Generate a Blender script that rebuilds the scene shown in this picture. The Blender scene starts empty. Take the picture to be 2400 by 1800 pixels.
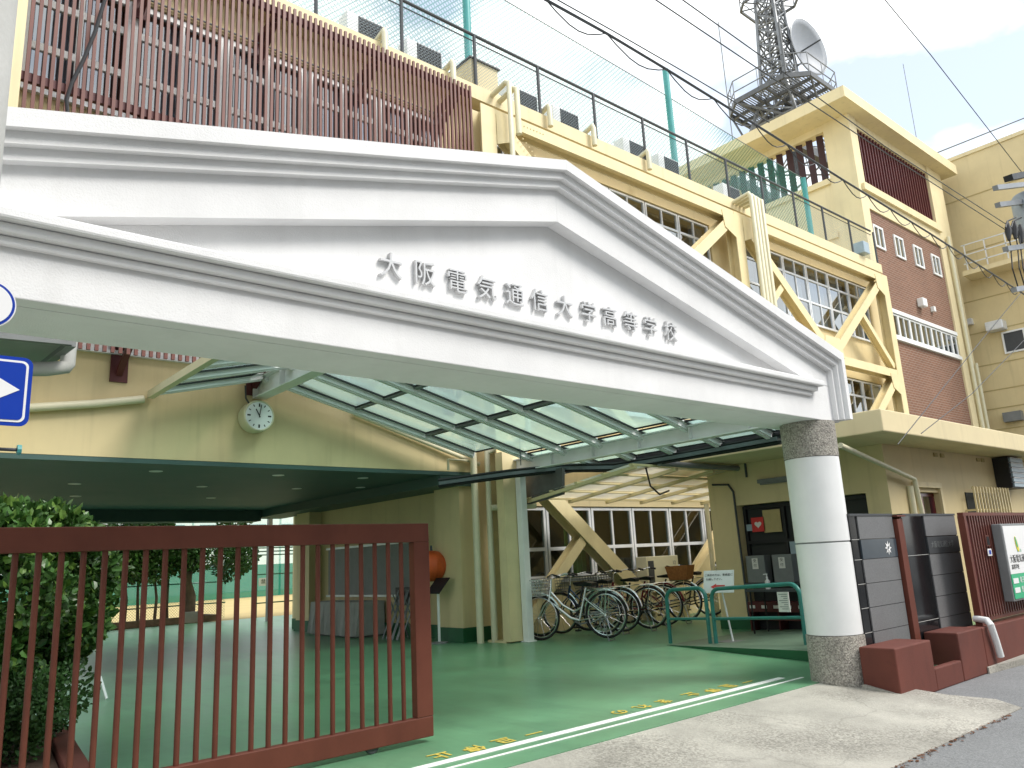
import bpy, bmesh, math, random
from mathutils import Vector, Matrix
random.seed(7)
PI = math.pi
scn = bpy.context.scene
col = scn.collection

# ------------------------------------------------------------------ camera
CAM = Vector((0, 0, 1.2))
BR = Vector((0.75985337, -0.64814205, -0.0503462))
BU = Vector((-0.10574615, -0.19964162, 0.97414628))
BF = Vector((0.64143637, 0.73488441, 0.22023688))
FPX = 1839.9                      # focal length in pixels of the 2400 px wide photograph
cd = bpy.data.cameras.new('camera'); cam = bpy.data.objects.new('camera', cd); col.objects.link(cam)
m = Matrix((BR, BU, -BF)).transposed().to_4x4(); m.translation = CAM
cam.matrix_world = m
cd.sensor_width = 36; cd.lens = 36 * FPX / 2400; cd.clip_start = 0.05; cd.clip_end = 3000
scn.camera = cam

# ------------------------------------------------------------------ world, sun, exposure
SUN = Vector((0.42, -0.75, 1.0)).normalized()
w = bpy.data.worlds.new('World'); scn.world = w; w.use_nodes = True
nt = w.node_tree; N = nt.nodes; L = nt.links; N.clear()
out = N.new('ShaderNodeOutputWorld'); bg = N.new('ShaderNodeBackground'); bg.inputs[1].default_value = 0.15
sky = N.new('ShaderNodeTexSky'); sky.sky_type = 'NISHITA'; sky.sun_disc = False
sky.sun_elevation = math.asin(SUN.z); sky.sun_rotation = math.atan2(SUN.x, SUN.y)
sky.air_density = 1.0; sky.dust_density = 0.6; sky.ozone_density = 1.0
tc = N.new('ShaderNodeTexCoord'); mp = N.new('ShaderNodeMapping'); mp.inputs['Scale'].default_value = (1, 1, 1.9)
mp.inputs['Location'].default_value = (0.4, 2.3, 0.9)
nz = N.new('ShaderNodeTexNoise'); nz.inputs['Scale'].default_value = 4.2; nz.inputs['Detail'].default_value = 6; nz.inputs['Roughness'].default_value = 0.5
rp = N.new('ShaderNodeValToRGB'); rp.color_ramp.elements[0].position = 0.40; rp.color_ramp.elements[0].color = (0.36, 0.36, 0.36, 1)
rp.color_ramp.elements[1].position = 0.53; rp.color_ramp.elements[1].color = (0.98, 0.98, 0.98, 1)
mx = N.new('ShaderNodeMix'); mx.data_type = 'RGBA'; mx.inputs['B'].default_value = (7.2, 7.4, 7.4, 1)
L.new(tc.outputs['Generated'], mp.inputs['Vector']); L.new(mp.outputs[0], nz.inputs['Vector']); L.new(nz.outputs['Fac'], rp.inputs[0])
L.new(rp.outputs[0], mx.inputs['Factor']); L.new(sky.outputs[0], mx.inputs['A']); L.new(mx.outputs['Result'], bg.inputs[0]); L.new(bg.outputs[0], out.inputs[0])
sd = bpy.data.lights.new('sun', 'SUN'); sd.energy = 2.2; sd.angle = math.radians(22); sd.color = (1, 0.96, 0.9)
so = bpy.data.objects.new('sun', sd); col.objects.link(so); so.rotation_euler = SUN.to_track_quat('Z', 'Y').to_euler(); so.location = (0, -5, 30)
scn.view_settings.view_transform = 'Standard'; scn.view_settings.look = 'None'; scn.view_settings.gamma = 1
scn.view_settings.exposure = 0.66
scn.cycles.max_bounces = 8; scn.cycles.transparent_max_bounces = 24

# ------------------------------------------------------------------ helpers
KD = 2400 / 2212.0
def P(x, y, axis, v):
    """point where the sight line through photo point (x, y) (2212 px wide) meets the plane axis = v"""
    d = BR * ((x * KD - 1200) / FPX) - BU * ((y * KD - 900) / FPX) + BF
    t = (v - CAM[axis]) / d[axis]
    return CAM + d * t

def clamp01(v): return max(0.0, min(1.0, v))
MATS = {}
def mat(name, c, rough=0.6, var=0.08, vs=3.0, bump=0.0, bs=60.0, metal=0.0, spec=0.4, streak=0.0, coat=0.0, speck=0.0, ss=120.0, speckc=None, smask=False, wear=0.0, crack=0.0):
    m = bpy.data.materials.new(name); m.use_nodes = True; t = m.node_tree; n = t.nodes; l = t.links
    b = n['Principled BSDF']; b.inputs['Roughness'].default_value = rough; b.inputs['Metallic'].default_value = metal
    b.inputs['Specular IOR Level'].default_value = spec; b.inputs['Coat Weight'].default_value = coat
    co = n.new('ShaderNodeTexCoord')
    cur = None
    def mixc(fac, A, B, bt='MIX'):
        x = n.new('ShaderNodeMix'); x.data_type = 'RGBA'; x.blend_type = bt
        if isinstance(fac, float): x.inputs['Factor'].default_value = fac
        else: l.new(fac, x.inputs['Factor'])
        for k, v in (('A', A), ('B', B)):
            if isinstance(v, tuple): x.inputs[k].default_value = v
            else: l.new(v, x.inputs[k])
        return x.outputs['Result']
    cc = (*c, 1)
    a = n.new('ShaderNodeTexNoise'); a.inputs['Scale'].default_value = vs; a.inputs['Detail'].default_value = 8; a.inputs['Roughness'].default_value = 0.62
    l.new(co.outputs['Object'], a.inputs['Vector'])
    r = n.new('ShaderNodeMapRange'); r.inputs['From Min'].default_value = 0.3; r.inputs['From Max'].default_value = 0.7
    l.new(a.outputs['Fac'], r.inputs['Value'])
    dk = tuple(x * (1 - var * 1.6) for x in c) + (1,); lt = tuple(min(0.95, x * (1 + var)) for x in c) + (1,)
    cur = mixc(r.outputs['Result'], dk, lt)
    if streak:
        mpn = n.new('ShaderNodeMapping'); mpn.inputs['Scale'].default_value = (7, 7, 0.45); l.new(co.outputs['Object'], mpn.inputs['Vector'])
        s = n.new('ShaderNodeTexNoise'); s.inputs['Scale'].default_value = 1.0; s.inputs['Detail'].default_value = 5
        l.new(mpn.outputs[0], s.inputs['Vector'])
        sr = n.new('ShaderNodeMapRange'); sr.inputs['From Min'].default_value = 0.55; sr.inputs['From Max'].default_value = 0.8; sr.inputs['To Max'].default_value = streak
        l.new(s.outputs['Fac'], sr.inputs['Value'])
        cur = mixc(sr.outputs['Result'], cur, (c[0] * 0.45, c[1] * 0.43, c[2] * 0.4, 1))
    if speck:
        s = n.new('ShaderNodeTexVoronoi'); s.inputs['Scale'].default_value = ss; l.new(co.outputs['Object'], s.inputs['Vector'])
        hs = n.new('ShaderNodeSeparateColor'); l.new(s.outputs['Color'], hs.inputs[0])
        q = n.new('ShaderNodeMapRange'); q.inputs['To Max'].default_value = speck; l.new(hs.outputs[0], q.inputs['Value'])
        if smask:
            mn = n.new('ShaderNodeTexNoise'); mn.inputs['Scale'].default_value = 0.9; mn.inputs['Detail'].default_value = 3; l.new(co.outputs['Object'], mn.inputs['Vector'])
            mm = n.new('ShaderNodeMapRange'); mm.inputs['From Min'].default_value = 0.42; mm.inputs['From Max'].default_value = 0.6; mm.inputs['To Min'].default_value = 0.12; mm.inputs['To Max'].default_value = speck; l.new(mn.outputs['Fac'], mm.inputs['Value']); l.new(mm.outputs['Result'], q.inputs['To Max'])
        cur = mixc(q.outputs['Result'], cur, (*(speckc or (0.05, 0.05, 0.05)), 1))
    def thr(vec, scale, lo, hi, mx_, det=5, rg=0.6):
        q_ = n.new('ShaderNodeTexNoise'); q_.inputs['Scale'].default_value = scale; q_.inputs['Detail'].default_value = det; q_.inputs['Roughness'].default_value = rg
        l.new(vec, q_.inputs['Vector']); k_ = n.new('ShaderNodeMapRange'); k_.inputs['From Min'].default_value = lo; k_.inputs['From Max'].default_value = hi; k_.inputs['To Max'].default_value = mx_
        l.new(q_.outputs['Fac'], k_.inputs['Value']); return k_.outputs['Result']
    if wear:
        mw = n.new('ShaderNodeMapping'); mw.inputs['Scale'].default_value = (2.6, 0.28, 1); mw.inputs['Rotation'].default_value = (0, 0, 0.12); l.new(co.outputs['Object'], mw.inputs['Vector'])
        cur = mixc(thr(mw.outputs[0], 1.6, 0.52, 0.72, wear), cur, (c[0] * .45, c[1] * .45, c[2] * .5, 1))
        cur = mixc(thr(co.outputs['Object'], 5.5, 0.60, 0.70, wear * .8), cur, (c[0] * .5, c[1] * .5, c[2] * .55, 1))
        cur = mixc(thr(co.outputs['Object'], 26, 0.68, 0.74, wear), cur, (min(.8, c[0] * 1.7 + .05), min(.8, c[1] * 1.5 + .03), min(.8, c[2] * 1.6 + .04), 1))
    if crack:
        dn_ = n.new('ShaderNodeTexNoise'); dn_.inputs['Scale'].default_value = 2.5; dn_.inputs['Detail'].default_value = 4; l.new(co.outputs['Object'], dn_.inputs['Vector'])
        dm = n.new('ShaderNodeMix'); dm.data_type = 'RGBA'; dm.blend_type = 'ADD'; dm.inputs['Factor'].default_value = 0.35; l.new(co.outputs['Object'], dm.inputs['A']); l.new(dn_.outputs['Color'], dm.inputs['B'])
        vc = n.new('ShaderNodeTexVoronoi'); vc.feature = 'DISTANCE_TO_EDGE'; vc.inputs['Scale'].default_value = 0.55; l.new(dm.outputs['Result'], vc.inputs['Vector'])
        ck_ = n.new('ShaderNodeMapRange'); ck_.inputs['From Min'].default_value = 0.0; ck_.inputs['From Max'].default_value = 0.006; ck_.inputs['To Min'].default_value = crack; ck_.inputs['To Max'].default_value = 0.0; l.new(vc.outputs['Distance'], ck_.inputs['Value'])
        cur = mixc(ck_.outputs['Result'], cur, (c[0] * .3, c[1] * .3, c[2] * .3, 1))
        cur = mixc(thr(co.outputs['Object'], 1.4, 0.55, 0.75, crack * .6), cur, (c[0] * .55, c[1] * .54, c[2] * .52, 1))
    l.new(cur, b.inputs['Base Color'])
    rr = n.new('ShaderNodeMapRange'); rr.inputs['To Min'].default_value = max(0.02, rough - 0.08); rr.inputs['To Max'].default_value = min(1, rough + 0.08)
    l.new(a.outputs['Fac'], rr.inputs['Value']); l.new(rr.outputs['Result'], b.inputs['Roughness'])
    if bump:
        bn = n.new('ShaderNodeTexNoise'); bn.inputs['Scale'].default_value = bs; bn.inputs['Detail'].default_value = 4; l.new(co.outputs['Object'], bn.inputs['Vector'])
        bb = n.new('ShaderNodeBump'); bb.inputs['Strength'].default_value = bump; bb.inputs['Distance'].default_value = 0.02
        l.new(bn.outputs['Fac'], bb.inputs['Height']); l.new(bb.outputs[0], b.inputs['Normal'])
    MATS[name] = m
    return m

def M(n): return MATS[n]

class MB:
    def __init__(s): s.v = []; s.f = []
    def add(s, vs, fs):
        o = len(s.v); s.v += [Vector(v) for v in vs]; s.f += [tuple(i + o for i in f) for f in fs]; return s
    def box(s, x0, x1, y0, y1, z0, z1):
        return s.add([(x0, y0, z0), (x1, y0, z0), (x1, y1, z0), (x0, y1, z0), (x0, y0, z1), (x1, y0, z1), (x1, y1, z1), (x0, y1, z1)],
                     [(3, 2, 1, 0), (4, 5, 6, 7), (0, 1, 5, 4), (1, 2, 6, 5), (2, 3, 7, 6), (3, 0, 4, 7)])
    def hexa(s, a, b):            # two quads a (bottom) and b (top), same order
        return s.add(list(a) + list(b), [(3, 2, 1, 0), (4, 5, 6, 7), (0, 1, 5, 4), (1, 2, 6, 5), (2, 3, 7, 6), (3, 0, 4, 7)])
    def bar(s, p, q, wd, h, up=(0, 0, 1)):
        p = Vector(p); q = Vector(q); d = (q - p).normalized(); up = Vector(up)
        if abs(d.dot(up)) > 0.99: up = Vector((0, 1, 0))
        sd = d.cross(up).normalized(); u = sd.cross(d).normalized(); a = sd * wd / 2; b = u * h / 2
        return s.hexa([p - a - b, p + a - b, p + a + b, p - a + b], [q - a - b, q + a - b, q + a + b, q - a + b])
    def tube(s, pts, r, n=8, caps=True):
        pts = [Vector(p) for p in pts]; rings = []; prev = None
        rs = r if isinstance(r, (list, tuple)) else [r] * len(pts)
        for i, p in enumerate(pts):
            d = ((pts[min(i + 1, len(pts) - 1)] - p).normalized() + (p - pts[max(i - 1, 0)]).normalized()).normalized()
            if prev is None:
                ref = Vector((0, 0, 1)) if abs(d.z) < 0.9 else Vector((1, 0, 0))
                a = d.cross(ref).normalized()
            else:
                a = (prev - d * prev.dot(d)).normalized()
            prev = a; b = d.cross(a)
            rings.append([p + (a * math.cos(2 * PI * k / n) + b * math.sin(2 * PI * k / n)) * rs[i] for k in range(n)])
        vs = [v for rg in rings for v in rg]; fs = []
        for i in range(len(pts) - 1):
            for k in range(n):
                fs.append((i * n + k, i * n + (k + 1) % n, (i + 1) * n + (k + 1) % n, (i + 1) * n + k))
        if caps: fs += [tuple(reversed(range(n))), tuple((len(pts) - 1) * n + k for k in range(n))]
        return s.add(vs, fs)
    def prism(s, poly, axis, a, b):     # polygon in the two other axes, extruded along axis
        def pt(u, v, t):
            return {0: (t, u, v), 1: (u, t, v), 2: (u, v, t)}[axis]
        n = len(poly); vs = [pt(u, v, a) for u, v in poly] + [pt(u, v, b) for u, v in poly]
        fs = [tuple(range(n)), tuple(reversed(range(n, 2 * n)))] + [(k, (k + 1) % n, n + (k + 1) % n, n + k) for k in range(n)]
        return s.add(vs, fs)
    def lathe(s, prof, c, n=32, axis=2):
        vs = []; fs = []
        for r, h in prof:
            for k in range(n):
                a = 2 * PI * k / n; u, v = r * math.cos(a), r * math.sin(a)
                vs.append({2: (c[0] + u, c[1] + v, c[2] + h), 1: (c[0] + u, c[1] + h, c[2] + v), 0: (c[0] + h, c[1] + u, c[2] + v)}[axis])
        m_ = len(prof)
        for i in range(m_ - 1):
            for k in range(n): fs.append((i * n + k, i * n + (k + 1) % n, (i + 1) * n + (k + 1) % n, (i + 1) * n + k))
        fs += [tuple(reversed(range(n))), tuple((m_ - 1) * n + k for k in range(n))]
        return s.add(vs, fs)
    def quad(s, *p): return s.add(p, [tuple(range(len(p)))])
    def torus(s, c, R, r, axis=1, n=40, k=8, a0=0, a1=2 * PI):
        full = abs(a1 - a0 - 2 * PI) < 1e-6; pts = []
        for i in range(n + (0 if full else 1)):
            a = a0 + (a1 - a0) * i / n; u, v = R * math.cos(a), R * math.sin(a)
            pts.append(Vector({1: (u, 0, v), 0: (0, u, v), 2: (u, v, 0)}[axis]) + Vector(c))
        if not full: return s.tube(pts, r, k)
        vs = []; nn = Vector({1: (0, 1, 0), 0: (1, 0, 0), 2: (0, 0, 1)}[axis])
        for p in pts:
            rad = (p - Vector(c)).normalized()
            vs += [p + (rad * math.cos(2 * PI * j / k) + nn * math.sin(2 * PI * j / k)) * r for j in range(k)]
        fs = [(i * k + j, i * k + (j + 1) % k, ((i + 1) % n) * k + (j + 1) % k, ((i + 1) % n) * k + j) for i in range(n) for j in range(k)]
        return s.add(vs, fs)
    def leafs(s, n, sampler, size, up=0.4, fold=0.3):
        for _ in range(n):
            p, nrm = sampler(); p = Vector(p)
            d = (Vector(nrm) * 0.8 + Vector((random.gauss(0, 1), random.gauss(0, 1), random.gauss(0, 1) + up)) * 0.6).normalized()
            sd = d.cross(Vector((random.gauss(0, 1), random.gauss(0, 1), random.gauss(0, 1)))).normalized()
            nn = sd.cross(d); z = size * random.uniform(0.65, 1.25); wd = z * 0.36
            q = p + d * z; mid = p + d * z * 0.5
            lo = p + d * z * 0.28; hi = p + d * z * 0.72; f_ = nn * wd * fold
            s.add([p, lo + sd * wd * .85 + f_, hi + sd * wd * .8 + f_ * .5, q - nn * z * .08, hi - sd * wd * .8 + f_ * .5, lo - sd * wd * .85 + f_, mid], [(0, 1, 6), (1, 2, 6), (2, 3, 6), (3, 4, 6), (4, 5, 6), (5, 0, 6)])
        return s
    def build(s, name, material, parent=None, smooth=False, bevel=0.0, loc=None, fix=True):
        o_ = Vector(loc) if loc is not None else Vector((0, 0, 0))
        if parent is not None: o_ = worg(parent)
        me = bpy.data.meshes.new(name); me.from_pydata([v - o_ for v in s.v], [], s.f); me.update()
        if fix:
            bm = bmesh.new(); bm.from_mesh(me); bmesh.ops.recalc_face_normals(bm, faces=bm.faces); bm.to_mesh(me); bm.free()
        me.materials.append(M(material) if isinstance(material, str) else material)
        if smooth:
            me.shade_smooth(); me.set_sharp_from_angle(angle=math.radians(38))
        o = bpy.data.objects.new(name, me); col.objects.link(o)
        if parent is not None: o.parent = parent
        else: o.location = o_
        if bevel:
            b = o.modifiers.new('bevel', 'BEVEL'); b.width = bevel; b.segments = 2; b.limit_method = 'ANGLE'
        return o

def worg(o):
    v = Vector(o.location); p = o.parent
    while p: v += Vector(p.location); p = p.parent
    return v
def tag(o, label, cat, group=None):
    o['label'] = label; o['category'] = cat
    if group: o['group'] = group
    return o
def thing(name, label, cat, loc=(0, 0, 0), group=None):
    o = bpy.data.objects.new(name, None); o.empty_display_size = 0.2; col.objects.link(o); o.location = loc
    return tag(o, label, cat, group)
def struct(o, label=None):
    o['kind'] = 'structure'
    if label: o['label'] = label
    return o
def stuff(o, label, cat):
    o['kind'] = 'stuff'; return tag(o, label, cat)
def dup(root, loc, rotz=0, label=None):
    r = root.copy(); col.objects.link(r); r.location = loc; r.rotation_euler = (0, 0, rotz)
    if label: r['label'] = label
    for ch in list(root.children):
        c = ch.copy(); col.objects.link(c); c.parent = r
        for g in ch.children:
            d = g.copy(); col.objects.link(d); d.parent = c
    return r
def text(s_, size, ext, name, material, parent, origin, xdir, ydir, align='CENTER', bold=0.0):
    """a line of lettering as a mesh; origin = world point, xdir/ydir = reading and up directions"""
    cu = bpy.data.curves.new('t', 'FONT'); cu.body = s_; cu.size = size; cu.extrude = ext; cu.align_x = align; cu.align_y = 'CENTER'; cu.offset = bold
    cu.resolution_u = 3
    to = bpy.data.objects.new('t', cu); col.objects.link(to)
    dg = bpy.context.evaluated_depsgraph_get(); me = bpy.data.meshes.new_from_object(to.evaluated_get(dg))
    bpy.data.objects.remove(to)
    xd = Vector(xdir).normalized(); yd = Vector(ydir).normalized(); zd = xd.cross(yd)
    mt = Matrix((xd, yd, zd)).transposed().to_4x4(); mt.translation = Vector(origin) - (worg(parent) if parent else Vector())
    me.transform(mt); me.materials.clear(); me.materials.append(M(material)); me.name = name
    o = bpy.data.objects.new(name, me); col.objects.link(o)
    if parent: o.parent = parent
    return o

# ------------------------------------------------------------------ materials
YEL = (0.68, 0.56, 0.315)
mat('yellow paint', YEL, 0.65, 0.06, 0.8, 0.05, 90, streak=0.24)
mat('cream paint', (0.74, 0.63, 0.385), 0.65, 0.06, 0.8, 0.05, 90, streak=0.26)
mat('steel yellow', (0.735, 0.62, 0.36), 0.45, 0.05, 3, 0.0, streak=0.06)
mat('pipe cream', (0.66, 0.62, 0.44), 0.4, 0.05, 3)
mat('white stucco', (0.80, 0.80, 0.80), 0.75, 0.05, 1.6, 0.16, 130, streak=0.11)
mat('white tile', (0.80, 0.81, 0.81), 0.35, 0.04, 2, streak=0.12)
mat('white metal', (0.80, 0.81, 0.80), 0.35, 0.04, 4)
mat('alu', (0.72, 0.74, 0.76), 0.35, 0.05, 6, metal=0.2)
mat('silver', (0.62, 0.63, 0.64), 0.28, 0.05, 6, metal=0.9)
mat('letter steel', (0.62, 0.62, 0.62), 0.3, 0.03, 8, metal=0.4)
mat('gate red', (0.135, 0.040, 0.026), 0.5, 0.10, 2.5, 0.03, 50, spec=0.25, wear=0.25)
mat('slat red', (0.145, 0.050, 0.037), 0.45, 0.12, 2.0)
mat('dark red', (0.10, 0.022, 0.022), 0.5, 0.1, 3)
mat('louvre dark', (0.045, 0.016, 0.016), 0.5, 0.1, 3)
mat('wall red', (0.135, 0.038, 0.026), 0.7, 0.10, 3, 0.08, 70, streak=0.3, wear=0.3)
mat('green floor', (0.135, 0.315, 0.175), 0.31, 0.15, 1.1, 0.12, 5, spec=0.5, wear=0.34)
mat('green paint', (0.015, 0.10, 0.04), 0.5, 0.1, 3)
mat('ramp top', (0.13, 0.20, 0.14), 0.5, 0.12, 2)
mat('teal soffit', (0.06, 0.115, 0.105), 0.55, 0.06, 1.5)
mat('teal pole', (0.07, 0.32, 0.31), 0.4, 0.08, 4)
mat('rail green', (0.035, 0.20, 0.17), 0.35, 0.1, 8)
mat('concrete', (0.44, 0.42, 0.37), 0.9, 0.2, 1.3, 0.3, 60, speck=0.75, ss=75, speckc=(0.15, 0.14, 0.12), smask=True, crack=0.28)
mat('pole concrete', (0.50, 0.50, 0.48), 0.85, 0.08, 3, 0.1, 60)
mat('asphalt', (0.165, 0.17, 0.175), 0.9, 0.12, 1.2, 0.35, 110, speck=0.45, ss=110, speckc=(0.36, 0.36, 0.36), crack=0.3)
mat('pebble', (0.52, 0.49, 0.43), 0.85, 0.12, 5, 0.9, 75, speck=0.8, ss=85, speckc=(0.13, 0.12, 0.11))
mat('granite', (0.18, 0.183, 0.187), 0.55, 0.06, 5, speck=0.55, ss=160, speckc=(0.10, 0.10, 0.105))
mat('granite black', (0.012, 0.013, 0.015), 0.12, 0.05, 5, spec=0.3)
mat('granite edge', (0.05, 0.065, 0.08), 0.2, 0.06, 5)
mat('joint', (0.42, 0.42, 0.40), 0.8, 0.05, 5)
mat('line white', (0.80, 0.80, 0.78), 0.7, 0.06, 12)
mat('line yellow', (0.60, 0.47, 0.09), 0.7, 0.12, 20)
mat('black', (0.015, 0.015, 0.017), 0.5, 0.1, 8)
mat('rubber', (0.018, 0.018, 0.018), 0.75, 0.1, 8)
mat('dark grey', (0.06, 0.065, 0.07), 0.5, 0.1, 6)
mat('mid grey', (0.20, 0.21, 0.21), 0.55, 0.08, 5)
mat('transformer grey', (0.30, 0.34, 0.37), 0.45, 0.08, 4)
mat('tray grey', (0.13, 0.155, 0.165), 0.45, 0.1, 6)
mat('blue grey', (0.33, 0.42, 0.48), 0.4, 0.06, 5)
mat('galv', (0.24, 0.25, 0.26), 0.4, 0.14, 5, metal=0.35)
mat('dark galv', (0.13, 0.135, 0.14), 0.5, 0.14, 5, metal=0.3)
mat('sign white', (0.80, 0.80, 0.80), 0.35, 0.02, 4)
mat('sign blue', (0.004, 0.04, 0.36), 0.3, 0.03, 4)
mat('sign green', (0.02, 0.42, 0.19), 0.35, 0.03, 4)
mat('sign red', (0.62, 0.04, 0.04), 0.4, 0.05, 4)
mat('sign yellow', (0.78, 0.68, 0.03), 0.4, 0.05, 4)
mat('paper', (0.72, 0.70, 0.66), 0.8, 0.04, 8)
mat('paper yellow', (0.45, 0.36, 0.17), 0.8, 0.06, 8)
mat('ink', (0.03, 0.03, 0.03), 0.6, 0.02, 8)
mat('orange', (0.60, 0.10, 0.02), 0.55, 0.12, 8)
mat('wicker', (0.32, 0.13, 0.035), 0.8, 0.2, 30, 0.5, 120)
mat('cloth grey', (0.42, 0.43, 0.41), 0.85, 0.1, 5)
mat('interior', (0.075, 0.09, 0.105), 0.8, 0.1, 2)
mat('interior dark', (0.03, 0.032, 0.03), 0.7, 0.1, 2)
mat('curtain', (0.52, 0.60, 0.68), 0.9, 0.14, 2.5)
mat('curtain green', (0.22, 0.36, 0.10), 0.9, 0.12, 2.5)
mat('sand', (0.50, 0.385, 0.17), 0.9, 0.08, 0.8, 0.1, 40)
mat('soil', (0.10, 0.06, 0.04), 0.95, 0.2, 5, 0.4, 30)
mat('leaf', (0.06, 0.15, 0.03), 0.38, 0.45, 2.2, spec=0.5)
mat('leaf light', (0.14, 0.26, 0.045), 0.45, 0.35, 2.2, spec=0.5)
mat('leaf dark', (0.05, 0.13, 0.03), 0.45, 0.4, 2.5)
mat('bark', (0.10, 0.075, 0.055), 0.9, 0.25, 6, 0.6, 30)
mat('chrome', (0.70, 0.70, 0.72), 0.14, 0.04, 8, metal=1.0)
mat('bike black', (0.02, 0.02, 0.022), 0.25, 0.1, 8)
mat('bike red', (0.16, 0.015, 0.02), 0.25, 0.1, 8)
mat('bike blue', (0.03, 0.06, 0.12), 0.25, 0.1, 8)
mat('dish grey', (0.30, 0.32, 0.35), 0.5, 0.07, 1.2, streak=0.15)
mat('solar', (0.10, 0.12, 0.19), 0.25, 0.1, 4)
mat('litter', (0.16, 0.07, 0.035), 0.9, 0.4, 40)

def brick(name, c1, c2, mort, sx, row, bw):
    m = mat(name, c1, 0.8, 0.1, 3, 0.0); t = m.node_tree; n = t.nodes; l = t.links; b = n['Principled BSDF']
    co = n.new('ShaderNodeTexCoord'); sp = n.new('ShaderNodeSeparateXYZ'); cb = n.new('ShaderNodeCombineXYZ')
    l.new(co.outputs['Object'], sp.inputs[0]); l.new(sp.outputs['X'], cb.inputs['X']); l.new(sp.outputs['Z'], cb.inputs['Y'])
    k = n.new('ShaderNodeTexBrick'); k.inputs['Color1'].default_value = (*c1, 1); k.inputs['Color2'].default_value = (*c2, 1); k.inputs['Mortar'].default_value = (*mort, 1)
    k.inputs['Scale'].default_value = sx; k.inputs['Row Height'].default_value = row; k.inputs['Brick Width'].default_value = bw; k.inputs['Mortar Size'].default_value = 0.012
    l.new(cb.outputs[0], k.inputs['Vector'])
    nz_ = n.new('ShaderNodeTexNoise'); nz_.inputs['Scale'].default_value = 0.6; nz_.inputs['Detail'].default_value = 6; l.new(co.outputs['Object'], nz_.inputs['Vector'])
    mr = n.new('ShaderNodeMapRange'); mr.inputs['To Min'].default_value = 0.75; mr.inputs['To Max'].default_value = 1.25; l.new(nz_.outputs['Fac'], mr.inputs['Value'])
    x = n.new('ShaderNodeMix'); x.data_type = 'RGBA'; x.blend_type = 'MULTIPLY'; x.inputs['Factor'].default_value = 1; l.new(k.outputs['Color'], x.inputs['A']); l.new(mr.outputs['Result'], x.inputs['B'])
    l.new(x.outputs['Result'], b.inputs['Base Color'])
    bp_ = n.new('ShaderNodeBump'); bp_.inputs['Strength'].default_value = 0.5; bp_.inputs['Distance'].default_value = 0.01; l.new(k.outputs['Fac'], bp_.inputs['Height']); bp_.invert = True
    l.new(bp_.outputs[0], b.inputs['Normal'])
brick('brick tile', (0.215, 0.098, 0.060), (0.175, 0.080, 0.050), (0.27, 0.20, 0.15), 1.0, 0.085, 0.27)
mat('mauve tile', (0.30, 0.165, 0.15), 0.6, 0.06, 2.0)

def glassmat(name, tint, fac_t, rough=0.02, base=None, diff=0.0, f0=0.05):
    """pane: transparent tint + mirror by Fresnel (+ milky translucency)"""
    m = bpy.data.materials.new(name); m.use_nodes = True; t = m.node_tree; n = t.nodes; l = t.links; n.clear()
    o = n.new('ShaderNodeOutputMaterial'); tr = n.new('ShaderNodeBsdfTransparent'); tr.inputs[0].default_value = (*tint, 1)
    g = n.new('ShaderNodeBsdfGlossy'); g.inputs['Roughness'].default_value = rough; g.inputs[0].default_value = (0.9, 0.93, 0.95, 1)
    lw_ = n.new('ShaderNodeLayerWeight'); pw_ = n.new('ShaderNodeMath'); pw_.operation = 'POWER'; pw_.inputs[1].default_value = 3.2; l.new(lw_.outputs['Facing'], pw_.inputs[0])
    lw_.inputs['Blend'].default_value = 0.5
    lw = n.new('ShaderNodeMapRange'); lw.inputs['To Min'].default_value = f0; lw.inputs['To Max'].default_value = 0.95; l.new(pw_.outputs[0], lw.inputs['Value'])
    sh = tr.outputs[0]
    if diff:
        td = n.new('ShaderNodeBsdfTranslucent'); td.inputs[0].default_value = (*base, 1); x = n.new('ShaderNodeMixShader'); x.inputs[0].default_value = diff
        l.new(sh, x.inputs[1]); l.new(td.outputs[0], x.inputs[2]); sh = x.outputs[0]
    x = n.new('ShaderNodeMixShader'); l.new(lw.outputs[0], x.inputs[0]); l.new(sh, x.inputs[1]); l.new(g.outputs[0], x.inputs[2]); l.new(x.outputs[0], o.inputs[0])
    MATS[name] = m; return m
glassmat('window glass', (0.38, 0.44, 0.47), 0.5, f0=0.27)
glassmat('lower glass', (0.30, 0.40, 0.36), 0.5, f0=0.10)
glassmat('canopy glass', (0.52, 0.72, 0.67), 0.6, 0.05, (0.50, 0.72, 0.66), 0.45)
glassmat('poly sheet', (0.90, 0.88, 0.80), 0.6, 0.3, (0.88, 0.86, 0.76), 0.6)
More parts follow.
